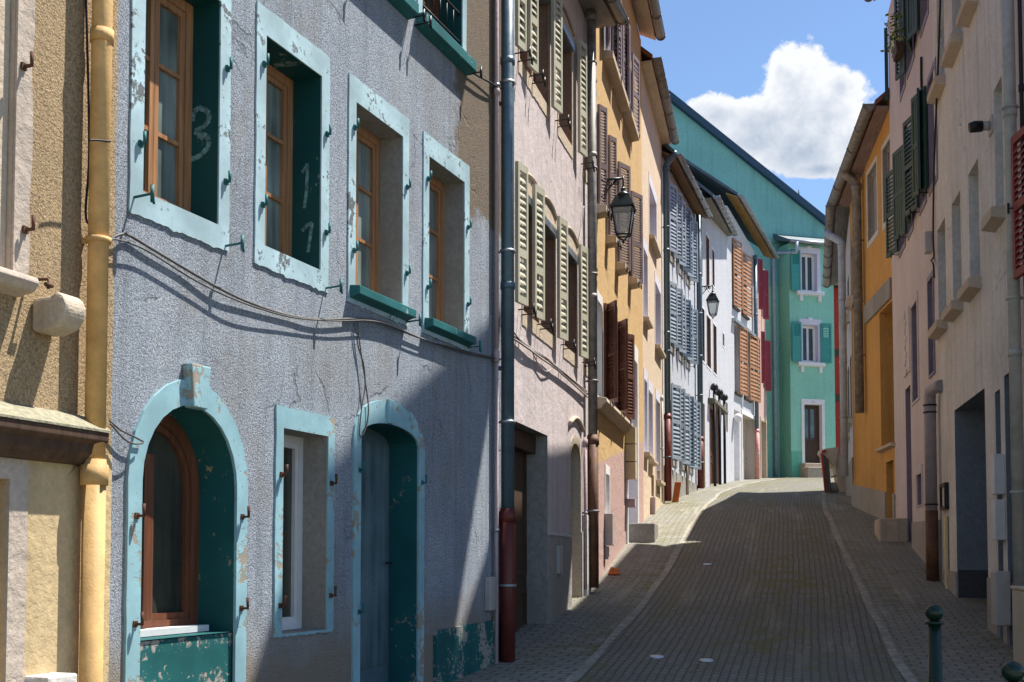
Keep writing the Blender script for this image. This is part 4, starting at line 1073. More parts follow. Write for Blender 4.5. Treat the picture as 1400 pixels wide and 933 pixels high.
# wall spotlight
uu = h.U(1356, 171); zz = h.Z(1356, 172); n_, z_ = h.at_u(1325, 171, uu)
mb = MB().mat('greybox'); mb.box(uu-.10, uu+.10, 0, .02, zz-.10, zz+.10); mb.tube([(uu, -.02, zz), (uu, -n_*.42, zz)], .052, 14); sp_ = mb.build('spotlight', None, h.root)
mb = MB().mat('iron'); mb.tube([(uu, -n_*.42, zz), (uu, -n_*.75, zz), (uu, -n_, zz-.01)], .06, 14, rr=[.062, .066, .055]); mb.build('spotlight_head', None, sp_)
pipe(h, 1386, 400, [(9.8, h.Z(1388, 805), 'beigepipe', .062)], n=.09, brk=1.7, brm='beigepipe')
pipe(h, 1397, 150, [(9.8, h.Z(1397, 450), 'iron', .02)], n=.05, brk=2)
roof(h, 1.6, 11.33-h.z, mat='tile', gut='zincold', pitch=62, u1=3.66, u0=-.02)  # unseen overhang, pitch and near verge shaped to cast shade on the blue wall
mb = MB().mat('beigebox'); uu = h.L+.02
# ---- near right house with red shutters
nd = Vector((4.35-5.286, 6.6-12.75)).normalized()
nr = House(P(1386, 12.75), (5.301+nd.x*2.0, 12.75+nd.y*2.0), 'beige house with one red louvred shutter, nearest on the shaded side', base=.5)  # run cut short out of view to place the shadow's near edge
h = nr
mb = MB()
u0 = h.U(1388, 285, .13); z1, z0 = h.Z(1388, 187, .13), h.Z(1388, 384, .13)
r = (u0+.55, u0+1.45, z0, z1)
w = window(h, r, D=.24, frame='beigebox', reveal='greywall', sill='beigestone')
shutter(h, w, r[0], z0, z1, .55, 175, 'redlouvre', .07, .045, gap=.065)
stay(h, u0+.02, (z0*.75+z1*.25)+.35, .2, 'iron', w)
wall(h, 'mauve', 14.3, low=-2.)
mb = MB().mat('mauve'); mb.box(-1.1, 0, -8, -.01, 12.9, 14.4); mb.build('shadow_block', None, h.root)  # block added out of view to close the shadow caster under the roof
roof(h, 1.6, 12.82-.5, pitch=55.5, u0=-1.2)  # unseen roof, stretched past the joint and shaped to shade the blue wall
mb = MB().mat('tile'); rf = None

# ---- mauve house
mv = House(P(1225, 23.3), P(1287, 17.65), 'mauve house with dark green shutters and purple window edges')
h = mv
def mrow(lst, yt_, yb_, zt, zb, wshow=()):
    for (hx, fx, an, wx0, wx1) in lst: pass
zb2 = h.Z(1262, 279); zt2 = zb2+1.62
for i, (x0, x1) in enumerate(((1229.5, 1236.5), (1241.5, 1247.5), (1258.5, 1266), (1272, 1282))):
    u0, u1 = h.U(x0, 260), h.U(x1, 260)
    r = (u0, u1, zb2, zt2)
    w = window(h, r, D=.16, frame='whitetrim', reveal='purpletrim', sur='purpletrim', sw=.08, st=.10, sb=.10, sp=.015)
    shutter(h, w, u0, zb2+.02, zt2-.02, min(.55, u0-.02) if u0 > .3 else .28, 166, 'greenshut', .03, .035, slats=i % 2 == 0, gap=.07)
    if i in (1, 2): shutter(h, w, u1, zb2+.02, zt2-.02, .42, 14, 'greenshut', .03, .035, slats=False)
    stay(h, u0-.1, zb2-.03, .15, 'iron', w)
zb1 = h.Z(1240, 105); zt1 = zb1+1.75
for i, (x0, x1) in enumerate(((1230.5, 1237), (1241, 1250), (1260, 1270))):
    u0, u1 = h.U(x0, 60), h.U(x1, 60)
    r = (u0, u1, zb1, zt1)
    w = window(h, r, D=.16, frame='whitetrim', reveal='purpletrim', sur='purpletrim', sw=.07, st=.10, sb=.10, sp=.015)
    if i: shutter(h, w, u0, zb1+.02, zt1-.02, .40, 164, 'greenshut', .03, .035, slats=i % 2 == 1, gap=.07)
    if i == 1: shutter(h, w, u1, zb1+.02, zt1-.02, .42, 16, 'greenshut', .03, .035, slats=False)
    if i == 0:
        wd = leafw(h, .12, (zb1+zt1)/2, 108, 1210, .03)
        shutter(h, w, .12, h.at_u(1218, 140, 0)[1], h.at_u(1218, 42, 0)[1], wd, 108, 'greenshut', .02, .04, slats=False)
r = (h.U(1247.5, 500), h.U(1256, 500), h.Z(1248, 552), h.Z(1248, 420)); window(h, r, D=.18, frame='purpletrim', reveal='purpletrim', sur='mauve', sw=.08, st=.12, sb=.04, sp=.02)
r = (h.U(1271, 470), h.U(1278, 470), h.Z(1271, 515), h.Z(1271, 385)); window(h, r, D=.18, frame='purpletrim', reveal='purpletrim', sur='purpletrim', sw=.05, st=.08, sb=.04, sp=.02)
r = (h.U(1239, 620), h.U(1246, 620), h.ground(1.8)-.1, h.Z(1239, 532)); door(h, r, D=.2, mat='purpletrim', reveal='purpletrim')
r = (h.U(1254.5, 670), h.U(1261.5, 670), h.Z(1255, 692), h.Z(1255, 650)); window(h, r, D=.12, frame='purpletrim', reveal='purpletrim', sur='mauve', sw=.07, st=.15, sb=.02, sp=.02, leaves=1, bars=0)
wall(h, 'mauve', 12.4-h.z)
plinth(h, 'greylow', lambda u: h.Z(1264, 710)-.02*u+.05, .02)
u0, u1 = h.U(1236.5, 470), h.U(1245, 470); z0, z1 = h.Z(1238, 516), h.Z(1238, 428)
mb = MB().mat('mauve'); mb.box(u0, u1, 0, .03, z0, z1); o = mb.build('relief_plaque', None, h.root, bevel=.01)
mb = MB().mat('palestone')
for k in range(4):
    zc = z0+(z1-z0)*(k+.5)/4; ucx = (u0+u1)/2
    mb.tube([(ucx+.16*sin(q*.7)*(1-q/14), -.035, zc-.12+q*.02) for q in range(13)], .016, 6)
mb.build('scrollwork', None, o)
roof(h, .28, 12.45-h.z, slope=-.05, mat='redtile', soffit='redtile', gut='zincold', u0=-.1)
mb = MB().mat('lilacpipe'); n_ = .13; u_ = h.U(1273, 660, n_)
zt = h.Z(1274, 535, n_); mb.tube([(u_+.38, -.02, zt+.06), (u_+.30, -.05, zt+.06), (u_+.08, -n_, zt+.02), (u_, -n_, zt-.12), (u_, -n_, h.Z(1275, 698, n_))], .085, 14); dp = mb.build('downpipe', None, h.root)
mb = MB().mat('rustpipe'); mb.tube([(u_, -n_, h.Z(1275, 698, n_)), (u_, -n_, h.ground(u_)-.02)], .092, 14); mb.build('cast_iron_foot', None, dp)
for yy in (552, 562, 690): mb = MB().mat('iron'); zz = h.Z(1274, yy, n_); mb.tube([(u_, -n_, zz-.012), (u_, -n_, zz+.012)], .097, 14); mb.build('pipe_clip', None, dp)
mb = MB().mat('greybox'); uu = h.U(1273.5, 335); mb.box(uu-.09, uu+.07, 0, .10, h.Z(1273, 347), h.Z(1273, 318)); mb.build('junction_box', None, h.root, bevel=.01)
cable(h, [(1286, -5), (1283, 100), (1277, 220), (1275, 318), (1276, 350), (1273, 356), (1277, 362), (1278, 380)], .04, .014, 'dark cable down the joint between mauve and grey houses', 'iron')
cable(h, [(1260, 78), (1259, 100), (1260, 128)], .03, .02, 'short black iron tie bar on the mauve wall', 'iron', name='tie_bar')['category'] = 'tie bar'
ustep = h.U(1232, 740); mb = MB().mat('stone'); uu = h.U(1240, 715)-.5
mb.box(uu-.15, uu+.72, 0, .5, -1., h.ground(uu)+.30); mb.build('doorstep', None, h.root, bevel=.03)
# ---- orange house
og = House(P(1168, 27.8), P(1225, 23.3), 'orange house with a pink boarded eave and cracked beam over a shop window')
h = og
for x0, x1, yt, yb in ((1186.5, 1199.5, 240, 333), (1207.5, 1221, 205, 308)):
    ym = (yt+yb)/2; r = (h.U(x0, ym), h.U(x1, ym), h.Z(x0, yb), h.Z(x0, yt))
    window(h, r, D=.07, frame='greyreveal', glassm='greyreveal', reveal='greyreveal', sur='palestone', sw=.09, st=.10, sb=.12, sp=.012, bars=0, leaves=1, fw=.03, jit=.012)
ub0, ub1 = h.U(1203.5, 510), h.U(1222, 510)
r = (ub0, ub1, h.Z(1206, 612), h.Z(1206, 425)); w = window(h, r, D=.35, frame='steel', reveal='orange', sill='beigestone', sillp=.1, sillh=.08, bars=3, leaves=1)
z_ = h.Z(1205, 408)
mb = MB().mat('concrete'); mb.box(h.U(1184, 410), h.L-.05, 0, .05, z_-.22, z_+.20); mb.build('lintel_beam', None, h.root, bevel=.03)
r = (h.U(1212, 680), h.U(1222, 680), h.ground(3.5)-.1, h.Z(1213, 632)); door(h, r, D=.3, mat='brownwood', reveal='orange')
wall(h, 'orange', 10.5-h.z+.2)
plinth(h, 'greylow', lambda u: h.Z(1200, 665)-.10*(u-2), .03)
roof(h, .28, 10.54-h.z, mat='tile', soffit='soffitpink', gut='zincold', gr=.11, slope=.13, sof='flat')
pipe(h, 1173, 400, [(9.9-h.z, h.Z(1176, 570), 'zincold', .10), ], n=.14, brk=2., brm='zincold', offset_top=(0, .3, .3))
# ---- white house on the right
wr = House(P(1156, 34.1), P(1168, 27.8), 'white house with a silvered low eave beside the orange house')
h = wr
for x0, x1, yt, yb in ((1159.2, 1161.4, 505, 600), (1162.5, 1164.6, 490, 580), (1158.8, 1161, 385, 440), (1163, 1165.5, 350, 420)):
    ym = (yt+yb)/2; r = (h.U(x0, ym), h.U(x1, ym), h.Z(x0, yb), h.Z(x0, yt))
    window(h, r, D=.14, frame='zincblue', reveal='greyreveal', sill='palestone', sillp=.14, sillh=.1, sillx=.06)
wall(h, 'white', 9.75-h.z)
plinth(h, 'greylow', lambda u: h.Z(1160, 640), .03)
roof(h, .33, 9.88-h.z, mat='tile', soffit='soffitgrey', gut='zincold', gr=.10, sof='slope', slope=.06)
pipe(h, 1153.5, 550, [(9.0-h.z, h.ground(0.4), 'paleblupipe', .085)], n=.2, brk=2.2, brm='steel', offset_top=(-.35, .32, .35))
# ---- red timbered house beyond
rd = House((13.4, 53.0), (18.5, 54.2), 'red timbered house glimpsed in the gap past the mint bay')
h = rd
wall(h, 'redwall', 8.5, depth=5, low=-2)
mb = MB().mat('brownwood')
mb.box(-.02, h.L, -.02, .05, 3.4, 3.7); mb.box(-.02, h.L, -.02, .05, 5.4, 5.7); mb.build('timber_beam', None, h.root)
for uu in (.35, 1.6, 3.2): mb = MB().mat('brownwood'); mb.box(uu, uu+.2, 0, .04, 0, 8.4); mb.build('timber_post', None, h.root)
roof(h, .4, 8.5, back=5)
# ================================================================== STREET SURFACES
def interp(T, y):
    if y <= T[0][0]:
        a, b = T[0], T[1]
    elif y >= T[-1][0]: a, b = T[-2], T[-1]
    else:
        for a, b in zip(T, T[1:]):
            if a[0] <= y <= b[0]: break
    return a[1]+(b[1]-a[1])*(y-a[0])/(b[0]-a[0])
LW = [(4.7, -2.95), (6.75, -2.25), (12.6, -.023), (17.5, 1.22), (24.2, 2.64), (29, 3.66), (34.2, 5.24), (41.6, 7.51), (45.8, 9.3), (47.8, 10.14)]
RW = [(6.6, 4.4), (12.75, 5.29), (17.65, 6.28), (23.3, 7.41), (27.8, 7.89), (34.1, 9.45), (40, 12.4), (47, 16.5)]
LS = [(4.7, -1.75), (9, -.1), (11, .50), (17.9, 2.22), (24, 3.62), (28, 4.5), (32.5, 5.6), (38, 7.3), (42, 8.7), (47, 10.6)]
RS = [(5, 2.1), (8.5, 3.02), (11, 3.63), (17.5, 5.02), (22, 5.92), (27, 7.0), (31, 8.0), (35, 9.15), (40, 11.2), (47, 14.5)]
def hz(x, y, cx): return H(y)+.010*0
ys = [3.0+i*.5 for i in range(93)]
def sheet(name, fl, fr, mat, lift, k=4, kind='structure'):
    bm = bmesh.new(); uvl = bm.loops.layers.uv.new('UVMap'); rows = []; s = 0; prev = None
    for y in ys:
        a, b = fl(y), fr(y)
        row = []
        c = ((a+b)/2, y)
        if prev: s += hypot(c[0]-prev[0], c[1]-prev[1])
        prev = c
        for i in range(k+1):
            x = a+(b-a)*i/k
            row.append((bm.verts.new((x, y, H(y)+lift+.012*sin(x*1.7+y*.9)*.6)), (x-a, s)))
        rows.append(row)
    for r0, r1 in zip(rows, rows[1:]):
        for i in range(k):
            f = bm.faces.new((r0[i][0], r0[i+1][0], r1[i+1][0], r1[i][0])); f.smooth = True
            for l, q in zip(f.loops, (r0[i], r0[i+1], r1[i+1], r1[i])): l[uvl].uv = q[1]
    me = bpy.data.meshes.new(name); bm.to_mesh(me); bm.free(); me.materials.append(M[mat])
    o = bpy.data.objects.new(name, me); COL.objects.link(o); o['kind'] = kind; return o
L1 = lambda y: interp(LS, y); R0 = lambda y: interp(RS, y)
sheet('pavement', lambda y: interp(LW, y)-.8, lambda y: L1(y)+.005, 'pavement_setts', 0.0)
sheet('pavement', lambda y: R0(y)-.005, lambda y: interp(RW, y)+1.2, 'pavement_setts', 0.0)
sheet('road', L1, R0, 'road_setts', .004, 8)
sheet('gutter_strip', lambda y: L1(y)-.05+.012*sin(y*2.1), lambda y: L1(y)+.05+.012*sin(y*1.7+1), 'strip', .010, 2)
sheet('gutter_strip', lambda y: R0(y)-.05+.012*sin(y*1.9), lambda y: R0(y)+.05+.012*sin(y*2.3+1), 'strip', .010, 2)
# terrain under everything
bm = bmesh.new(); gx = [-300, -120, -60, -30, -15, -8, -3, 2, 6, 10, 15, 25, 40, 80, 150, 300]; gy_ = [-60, -30, -15, -6, 0, 4, 8, 12, 16, 20, 24, 28, 32, 36, 40, 44, 48, 52, 58, 70, 90, 130, 200, 320, 500]
V = [[bm.verts.new((x, y, H(y)-.05)) for x in gx] for y in gy_]
for a, b in zip(V, V[1:]):
    for i in range(len(gx)-1): bm.faces.new((a[i], a[i+1], b[i+1], b[i]))
me = bpy.data.meshes.new('ground'); bm.to_mesh(me); bm.free(); me.materials.append(M['earth'])
o = bpy.data.objects.new('ground', me); COL.objects.link(o); o['kind'] = 'structure'
# metal discs let into the road
def gpt(x, y):
    r = ray(x, y); lo, hi = 3., 60.
    for i in range(60):
        m = (lo+hi)/2; t = m/r[1]
        if EYE+t*r[2] > H(m): lo = m
        else: hi = m
    return (r[0]*lo/r[1], lo, H(lo))
for (x, y), lb in zip(((898, 900), (966, 905), (968, 773)), ('pale metal disc in the setts, beside the kerb line of the left pavement', 'pale metal disc in the middle of the nearest road setts', 'small pale disc farther up the road setts')):
    p = gpt(x, y); mb = MB().mat('disc'); mb.lathe([(.001, .0), (.068, .0), (.072, -.004), (.075, -.02)][::-1], (0, 0, 0), 20)
    o = mb.build('road_stud'); o.location = (p[0], p[1], p[2]+.022); o.rotation_euler = (atan(.11), 0, 0); o['label'] = lb; o['category'] = 'road stud'; o['group'] = 'metal discs in the road'
# leaf litter and crumbs
mb = MB().mat('litter')
for i in range(900):
    q = R.random()
    if q < .6:
        y = R.uniform(9, 27); x = interp(RW, y)-abs(R.gauss(0, .45))-.08
    elif q < .8:
        y = R.uniform(9, 30); x = interp(LW, y)+abs(R.gauss(0, .35))+.1
    else:
        y = R.uniform(10, 30); x = R.uniform(L1(y), R0(y))
    s = R.uniform(.008, .026); a = R.uniform(0, 6.3); z = H(y)+.018+R.uniform(0, .006)
    mb.face([(x+s*cos(a+k*pi/2)*(1 if k % 2 else .5), y+s*sin(a+k*pi/2)*(1 if k % 2 else .5), z+R.uniform(0, .012)) for k in range(4)])
o = mb.build('leaf_litter'); o['kind'] = 'stuff'; o['label'] = 'dry leaves and crumbs scattered along the pavement edges'
# ================================================================== LAMPS
def lamp(h, wx, wy, tip, lx, top, bot, label, arm_up=True):
    u = h.U(wx, wy); n, z = h.at_u(tip[0], tip[1], u); zt, zb = h.at_u(lx, top, u)[1], h.at_u(lx, bot, u)[1]
    nl = h.at_u(lx, (top+bot)/2, u)[0]
    W = h.w(u, 0, 0)
    t = thing('wall_lamp', (W[0], W[1], h.z), h.a, label, 'street lamp', 'lanterns bracketed from the facades')
    mb = MB().mat('lampgreen')
    mb.box(-.03, .03, 0, .025, z-.32, z+.10)
    mb.tube([(0, 0, z), (0, -nl, z)], .018, 8); mb.tube([(0, -nl, z+.03), (0, -nl, zt)], .014, 6)
    mb.tube([(0, -.01, z-.28), (0, -nl*.25, z-.24), (0, -nl*.5, z-.12), (0, -nl*.75, z-.02)], .012, 6)
    def spiral(cn, cz, r0, tw):
        mb.tube([(0, -(cn+r0*(1-q/22)*cos(tw+q*.55)), cz+r0*(1-q/22)*sin(tw+q*.55)) for q in range(20)], .008, 5)
    spiral(nl*.22, z-.11, .09, 1); spiral(nl*.5, z-.06, .055, 0); spiral(nl*.78, z-.05, .045, 2); spiral(nl*.12, z+.06, .04, 0)
    mb.build('bracket', None, t)
    Hh = zt-zb; w1 = Hh*.19; w0 = Hh*.115; zg1 = zb+Hh*.60; zg0 = zb+Hh*.12
    c = (0, -nl)
    mb = MB().mat('lampgreen')
    for sx, sy in ((1, 1), (1, -1), (-1, 1), (-1, -1)):
        mb.tube([(c[0]+sx*w0, c[1]+sy*w0, zg0), (c[0]+sx*w1, c[1]+sy*w1, zg1)], .012, 6)
        mb.tube([(c[0]+sx*w0, c[1]+sy*w0, zg0), (c[0]+sx*w0*.5, c[1]+sy*w0*.5, zb+.05), (c[0], c[1], zb+.02)], .009, 6)
    for ww, zz in ((w0, zg0), (w1, zg1)):
        pts = [(c[0]+a*ww, c[1]+b*ww, zz) for a, b in ((1, 1), (1, -1), (-1, -1), (-1, 1), (1, 1))]
        for p, q in zip(pts, pts[1:]): mb.tube([p, q], .014, 6)
    mb.lathe([(.008, zb-.03), (.022, zb), (.02, zb+.03), (.008, zb+.05)], (c[0], c[1], 0), 10)
    mb.build('lantern_frame', None, t)
    mb = MB().mat('lampgreen')
    def fr(a, za, b, zb_):
        A = [(c[0]+x*a, c[1]+y*a, za) for x, y in ((1, 1), (-1, 1), (-1, -1), (1, -1))]; B = [(c[0]+x*b, c[1]+y*b, zb_) for x, y in ((1, 1), (-1, 1), (-1, -1), (1, -1))]
        mb.hexa(A[::-1], B[::-1])
    fr(w1*1.16, zg1+.006, w1*1.10, zg1+.03); fr(w1*1.08, zg1+.03, w1*.62, zg1+Hh*.22); 
    mb.lathe([(w1*.6, zg1+Hh*.22), (w1*.66, zg1+Hh*.25), (w1*.5, zg1+Hh*.29), (w1*.2, zg1+Hh*.32), (w1*.26, zg1+Hh*.35), (.01, zt+.01)], (c[0], c[1], 0), 14)
    mb.build('lantern_roof', None, t)
    mb = MB().mat('lampglass')
    for k in range(4):
        a = [(1, 1), (1, -1), (-1, -1), (-1, 1)]; p, q = a[k], a[(k+1) % 4]
        mb.face([(c[0]+p[0]*w0*.96, c[1]+p[1]*w0*.96, zg0+.01), (c[0]+q[0]*w0*.96, c[1]+q[1]*w0*.96, zg0+.01), (c[0]+q[0]*w1*.96, c[1]+q[1]*w1*.96, zg1-.01), (c[0]+p[0]*w1*.96, c[1]+p[1]*w1*.96, zg1-.01)])
    mb.build('lantern_glass', None, t)
    return t
lamp(oc, 816, 250, (853, 244), 852, 256, 331, 'black lantern on a scrolled bracket in front of taupe shutters')
lamp(w2, 954.5, 395, (974.5, 391), 974.5, 397, 435, 'smaller black lantern against the white house farther up the street')
# ================================================================== BOLLARDS
def bollard(x, y, ztop, rb, label):
    t = thing('bollard', (x, y, H(y)), 0, label, 'bollard', 'green ball topped bollards'); hgt = ztop-H(y)
    mb = MB().mat('bollard'); zc = hgt-2*rb
    mb.lathe([(.068, -.05), (.068, .10), (.060, .12), (.050, .14), (.047, zc-.005)], (0, 0, 0), 24); mb.build('post', None, t)
    mb = MB().mat('bollard'); mb.lathe([(.050, zc-.02), (.064, zc-.012), (.064, zc), (.04, zc+.008)], (0, 0, 0), 24); mb.build('collar', None, t)
    mb = MB().mat('bollard'); mb.lathe([(.003+rb*sin(pi*q/14), zc+rb+.004-rb*cos(pi*q/14)) for q in range(15)], (0, 0, 0), 24); mb.build('ball', None, t)
bollard(3.0, 8.6, EYE+(765-827)*8.6/F, .060, 'dark green ball topped bollard standing full width in the view')
bollard(2.86, 6.93, EYE+(765-904)*6.93/F, .060, 'dark green bollard of which only the ball shows at the bottom edge')
# ================================================================== CABINET, NEAR RIGHT
p = (gpt(1384, 925)[0], 11.6)
y_ = 11.4; x0 = (1382-700)/F*y_
t = thing('utility_cabinet', (x0, y_, H(y_)), radians(78), 'beige utility cabinet with two doors against the right wall', 'cabinet')
zt = EYE+(765-806)*y_/F-H(y_)
mb = MB().mat('beigebox'); mb.hexa([(-.55, -.0, 0), (.02, -.0, 0), (.02, -.36, 0), (-.55, -.36, 0)], [(-.55, -.0, zt), (.02, 0, zt), (.02, -.36, zt), (-.55, -.36, zt)]); mb.build('cabinet_body', None, t, bevel=.012)
mb = MB().mat('beigebox'); mb.box(-.58, .04, -.01, .40, zt, zt+.035); mb.build('lid', None, t, bevel=.01)
for a, b in ((-.53, -.28), (-.26, -.01)):
    mb = MB().mat('beigebox'); mb.box(a, b, .36, .375, .08, zt-.06); dd = mb.build('door', None, t, bevel=.006)
    mb = MB().mat('steel'); mb.box(b-.05, b-.03, .375, .40, zt*.5, zt*.5+.12); mb.build('handle', None, dd)
# ================================================================== CART LIKE BARRIER
g = gpt(1150, 664); Yb = 32.9; g = ((1132-700)/F*Yb, Yb, H(Yb))
t = thing('tipped_cart', (g[0], g[1], g[2]), 0, 'cream tipped cart with a dark plank and red tube handle by the white house', 'cart')
k_ = Yb/F
X = lambda px: (px-1132)*k_
Zy = lambda py: EYE+(765-py)*k_-g[2]
zb = 0.
mb = MB().mat('timber'); mb.hexa([(X(1132), 0, zb), (X(1138), 0, zb), (X(1138), .10, zb), (X(1132), .10, zb)], [(X(1126), 0, Zy(621)), (X(1134), 0, Zy(624)), (X(1134), .10, Zy(624)), (X(1126), .10, Zy(621))]); mb.build('plank', None, t, bevel=.01)
mb = MB().mat('beigestone'); mb.hexa([(X(1125), -.05, Zy(619)), (X(1144), -.05, Zy(640)), (X(1144), .55, Zy(640)), (X(1125), .55, Zy(619))], [(X(1127), -.05, Zy(614)), (X(1147), -.05, Zy(611)), (X(1147), .55, Zy(611)), (X(1127), .55, Zy(614))]); mb.build('tray', None, t, bevel=.015)
mb = MB().mat('beigestone'); mb.hexa([(X(1149), 0, zb), (X(1160), 0, zb), (X(1160), .35, zb), (X(1149), .35, zb)], [(X(1140), 0, Zy(622)), (X(1148), 0, Zy(612)), (X(1148), .35, Zy(612)), (X(1140), .35, Zy(622))]); mb.build('leg', None, t, bevel=.015)
mb = MB().mat('redmetal'); L = [(X(1128), -.12, zb), (X(1125.5), -.12, Zy(645)), (X(1123), -.12, Zy(622)), (X(1125), -.12, Zy(617)), (X(1129), -.12, Zy(618))]; mb.tube(L, .035, 8); mb.tube([(X(1126), -.12, Zy(640)), (X(1127), .2, Zy(640))], .03, 8); mb.build('handle', None, t)
mb = MB().mat('iron'); mb.tube([(X(1138), .05, Zy(653)), (X(1150), .05, Zy(648))], .018, 6); mb.build('brace', None, t)
mb = MB().mat('concrete'); mb.lathe([(.05, 0), (.17, .04), (.19, .16), (.14, .26), (.04, .30)], (X(1143), .25, 0), 12); o = mb.build('stone_block'); o.location = g; o['label'] = 'rounded grey stone lying under the cream cart'; o['category'] = 'stone'
# kerb stone by white house
mb = MB().mat('concrete'); mb.box(-.35, .35, 0, .35, -.1, .16); o = mb.build('doorstep'); o.location = wr.w(5.3, .02, 0); o.location.z = H(o.location.y); o.rotation_euler = (0, 0, wr.a); o['label'] = 'low grey stone step at the foot of the right white house'; o['category'] = 'step'
o.data.materials[0] = M['concrete']
# ================================================================== PLANTS AND SMALL THINGS
def planter(h, u, n, z, label, wdt=.5, pot='terracotta', leafm='leaf', cnt=90, sp=.22, hang=.2):
    W = h.w(u, n, z); t = thing('flower_box', W, h.a, label, 'flower box', 'flower boxes on window sills')
    mb = MB().mat(pot); mb.hexa([(-wdt/2+.02, .06, 0), (wdt/2-.02, .06, 0), (wdt/2-.02, -.06, 0), (-wdt/2+.02, -.06, 0)], [(-wdt/2, .08, .14), (wdt/2, .08, .14), (wdt/2, -.08, .14), (-wdt/2, -.08, .14)]); mb.build('pot', None, t)
    mb = MB()
    for i in range(cnt):
        mb.mat(leafm if R.random() < .6 else 'leafdark')
        c = Vector((R.uniform(-wdt*.55, wdt*.55), R.gauss(-.03, .08), .16+R.uniform(-hang, sp)))
        a = Vector((R.gauss(0, 1), R.gauss(0, 1), R.gauss(0, 1))).normalized(); b = a.orthogonal().normalized(); l = R.uniform(.025, .055)
        mb.face([c-a*l, c-b*l*.45, c+a*l, c+b*l*.45])
    mb.build('foliage', None, t)
u_ = mv.U(1240, 62); n_, z_ = mv.at_u(1239, 76, u_); planter(mv, u_, max(.14, n_), z_, 'yellow green plant on the top window of the mauve house', .55, 'brownwood', 'leaf', 170, .55, .12)
u_ = wr.U(1156, 440, .1); n_, z_ = wr.pix(1156, 442, .14); planter(wr, u_, .14, z_, 'small yellow flower box on the white house beside the orange house', .5, 'creambox', 'leaf', 40, .15, .0)
# orange boards and terracotta scrap
W = w1.w(.30, .22, 0); t = MB().mat('terracotta'); zz = 0
t.hexa([(-.08, .02, 0), (.08, .02, 0), (.08, -.02, 0), (-.08, -.02, 0)], [(0, .02, .5), (.16, .02, .5), (.16, -.02, .5), (0, -.02, .5)])
o = t.build('leaning_board', bevel=.01); o.location = (W[0], W[1], H(W[1])); o.rotation_euler = (0, 0, .2); o['label'] = 'orange board leaning at the foot of the red downpipe'; o['category'] = 'board'
W = oc.w(.75, .16, 0); t = MB().mat('terracotta'); t.hexa([(-.09, .06, 0), (.09, .06, 0), (.09, -.06, 0), (-.09, -.06, 0)], [(-.04, .05, .12), (.08, .05, .09), (.07, -.05, .07), (-.05, -.05, .10)])
o = t.build('broken_tile', bevel=.008); o.location = (W[0], W[1], H(W[1])+.004); o['label'] = 'broken orange tile on the pavement below the ochre house'; o['category'] = 'tile'
# ================================================================== LIGHT, SKY, CAMERA
SUN = Vector((.89, .42, 2.)).normalized()      # towards the sun
sun = bpy.data.lights.new('sun', 'SUN'); sun.energy = 5.0; sun.angle = radians(.53); sun.color = (1, .95, .87)
so = bpy.data.objects.new('sun', sun); COL.objects.link(so); so.rotation_euler = SUN.to_track_quat('Z', 'Y').to_euler(); so.location = (20, 10, 40)
wd = bpy.data.worlds.new('World'); sc.world = wd; wd.use_nodes = True; T = wd.node_tree
bgn = T.nodes['Background']; sky = T.nodes.new('ShaderNodeTexSky'); sky.sky_type = 'NISHITA'; sky.sun_disc = False
sky.sun_elevation = asin(SUN.z); sky.sun_rotation = atan2(SUN.x, SUN.y); sky.altitude = 300; sky.air_density = 1.; sky.dust_density = .25; sky.ozone_density = 2.6
class WN(NT):
    def __init__(s): s.t = T; s.tc = None
k = WN(); d = k.n('ShaderNodeTexCoord').outputs['Generated']
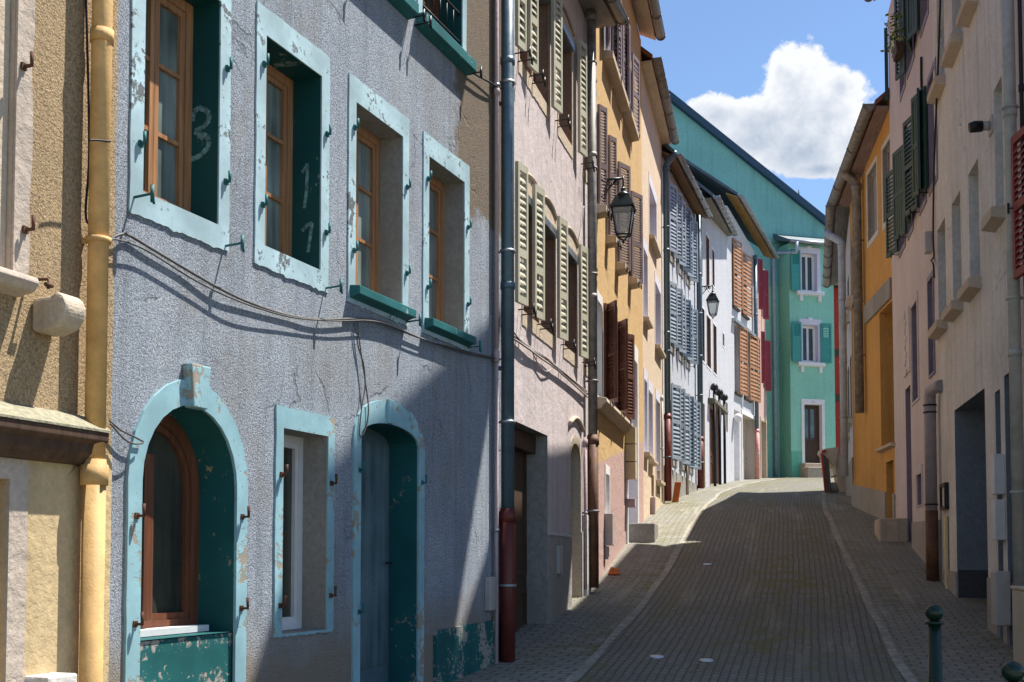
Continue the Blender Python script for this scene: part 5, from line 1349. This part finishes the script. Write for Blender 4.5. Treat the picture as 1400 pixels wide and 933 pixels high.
# one cumulus in the direction of the gap: direction space azimuth/elevation
x, y, z = k.sep(d)
az = k.math('ARCTAN2', x, y); el = k.math('ARCSINE', z)
def cd(px, py):
    r = ray(px, py); l = sqrt(sum(a*a for a in r)); return atan2(r[0], r[1]), asin(r[2]/l)
def blob(px, py, wx, wy):
    a0, e0 = cd(px, py)
    dx = k.math('DIVIDE', k.math('SUBTRACT', az, a0), wx/F); dy = k.math('DIVIDE', k.math('SUBTRACT', el, e0), wy/F)
    q = k.math('ADD', k.math('MULTIPLY', dx, dx), k.math('MULTIPLY', dy, dy))
    return k.math('SUBTRACT', 1., k.math('SQRT', q))
bl_ = None
for b in ((1085, 125, 62, 60), (1130, 160, 70, 62), (1040, 165, 62, 42), (985, 158, 58, 28), (1165, 195, 55, 48), (1100, 205, 80, 38), (1030, 195, 60, 28), (1190, 225, 60, 30), (1075, 100, 38, 36), (1150, 120, 34, 30), (1120, 232, 60, 14)):
    q = blob(*b); bl_ = q if bl_ is None else k.n('ShaderNodeMath', operation='SMOOTH_MAX', i0=bl_, i1=q, i2=.25).outputs[0]
nz = k.noise(24, 11, .60, d); nz2 = k.noise(70, 9, .68, d)
f = k.math('ADD', bl_, k.math('ADD', k.math('MULTIPLY', k.math('SUBTRACT', nz, .5), 1.5), k.math('MULTIPLY', k.math('SUBTRACT', nz2, .5), .75)))
dens = k.ramp(f, .03, .22)
# lit tops, grey-blue bellies painted into the cloud colour by height and noise
a0, e0 = cd(1090, 150)
sh = k.ramp(k.math('ADD', k.math('MULTIPLY', k.math('SUBTRACT', el, e0), 9.), k.math('MULTIPLY', k.math('SUBTRACT', k.noise(19, 9, .62, d), .5), 3.0)), -.60, .75)
edge = k.ramp(f, .9, .2, 0, .6)
lit = k.math('MINIMUM', 1., k.math('ADD', sh, edge))
CS = 5.6
cloud = k.mix(lit, (.46*CS, .55*CS, .69*CS), (.98*CS, 1.0*CS, 1.04*CS))
wisp = k.math('MULTIPLY', k.ramp(k.noise(3.2, 7, .65, k.scale(d, 1, 1, 2.2)), .60, .85), .12)
skyt = k.mix(1., sky.outputs[0], (.90, .95, 1.0), 'MULTIPLY')
skyc = k.mix(wisp, skyt, (.8*CS, .9*CS, 1.*CS))
T.links.new(k.mix(dens, skyc, cloud), bgn.inputs[0]); bgn.inputs[1].default_value = .088
cam = bpy.data.cameras.new('camera'); co = bpy.data.objects.new('camera', cam); COL.objects.link(co)
cam.lens = F/1400*36; cam.sensor_width = 36; cam.shift_y = (PPY-466.5)/1400; cam.clip_end = 2000
co.location = (0, 0, EYE); co.rotation_euler = (pi/2+TH, 0, 0); sc.camera = co
sc.view_settings.view_transform = 'Standard'; sc.view_settings.look = 'None'; sc.view_settings.exposure = 1.02; sc.view_settings.gamma = 1
sc.cycles.max_bounces = 6; sc.cycles.diffuse_bounces = 4; sc.cycles.use_denoising = True
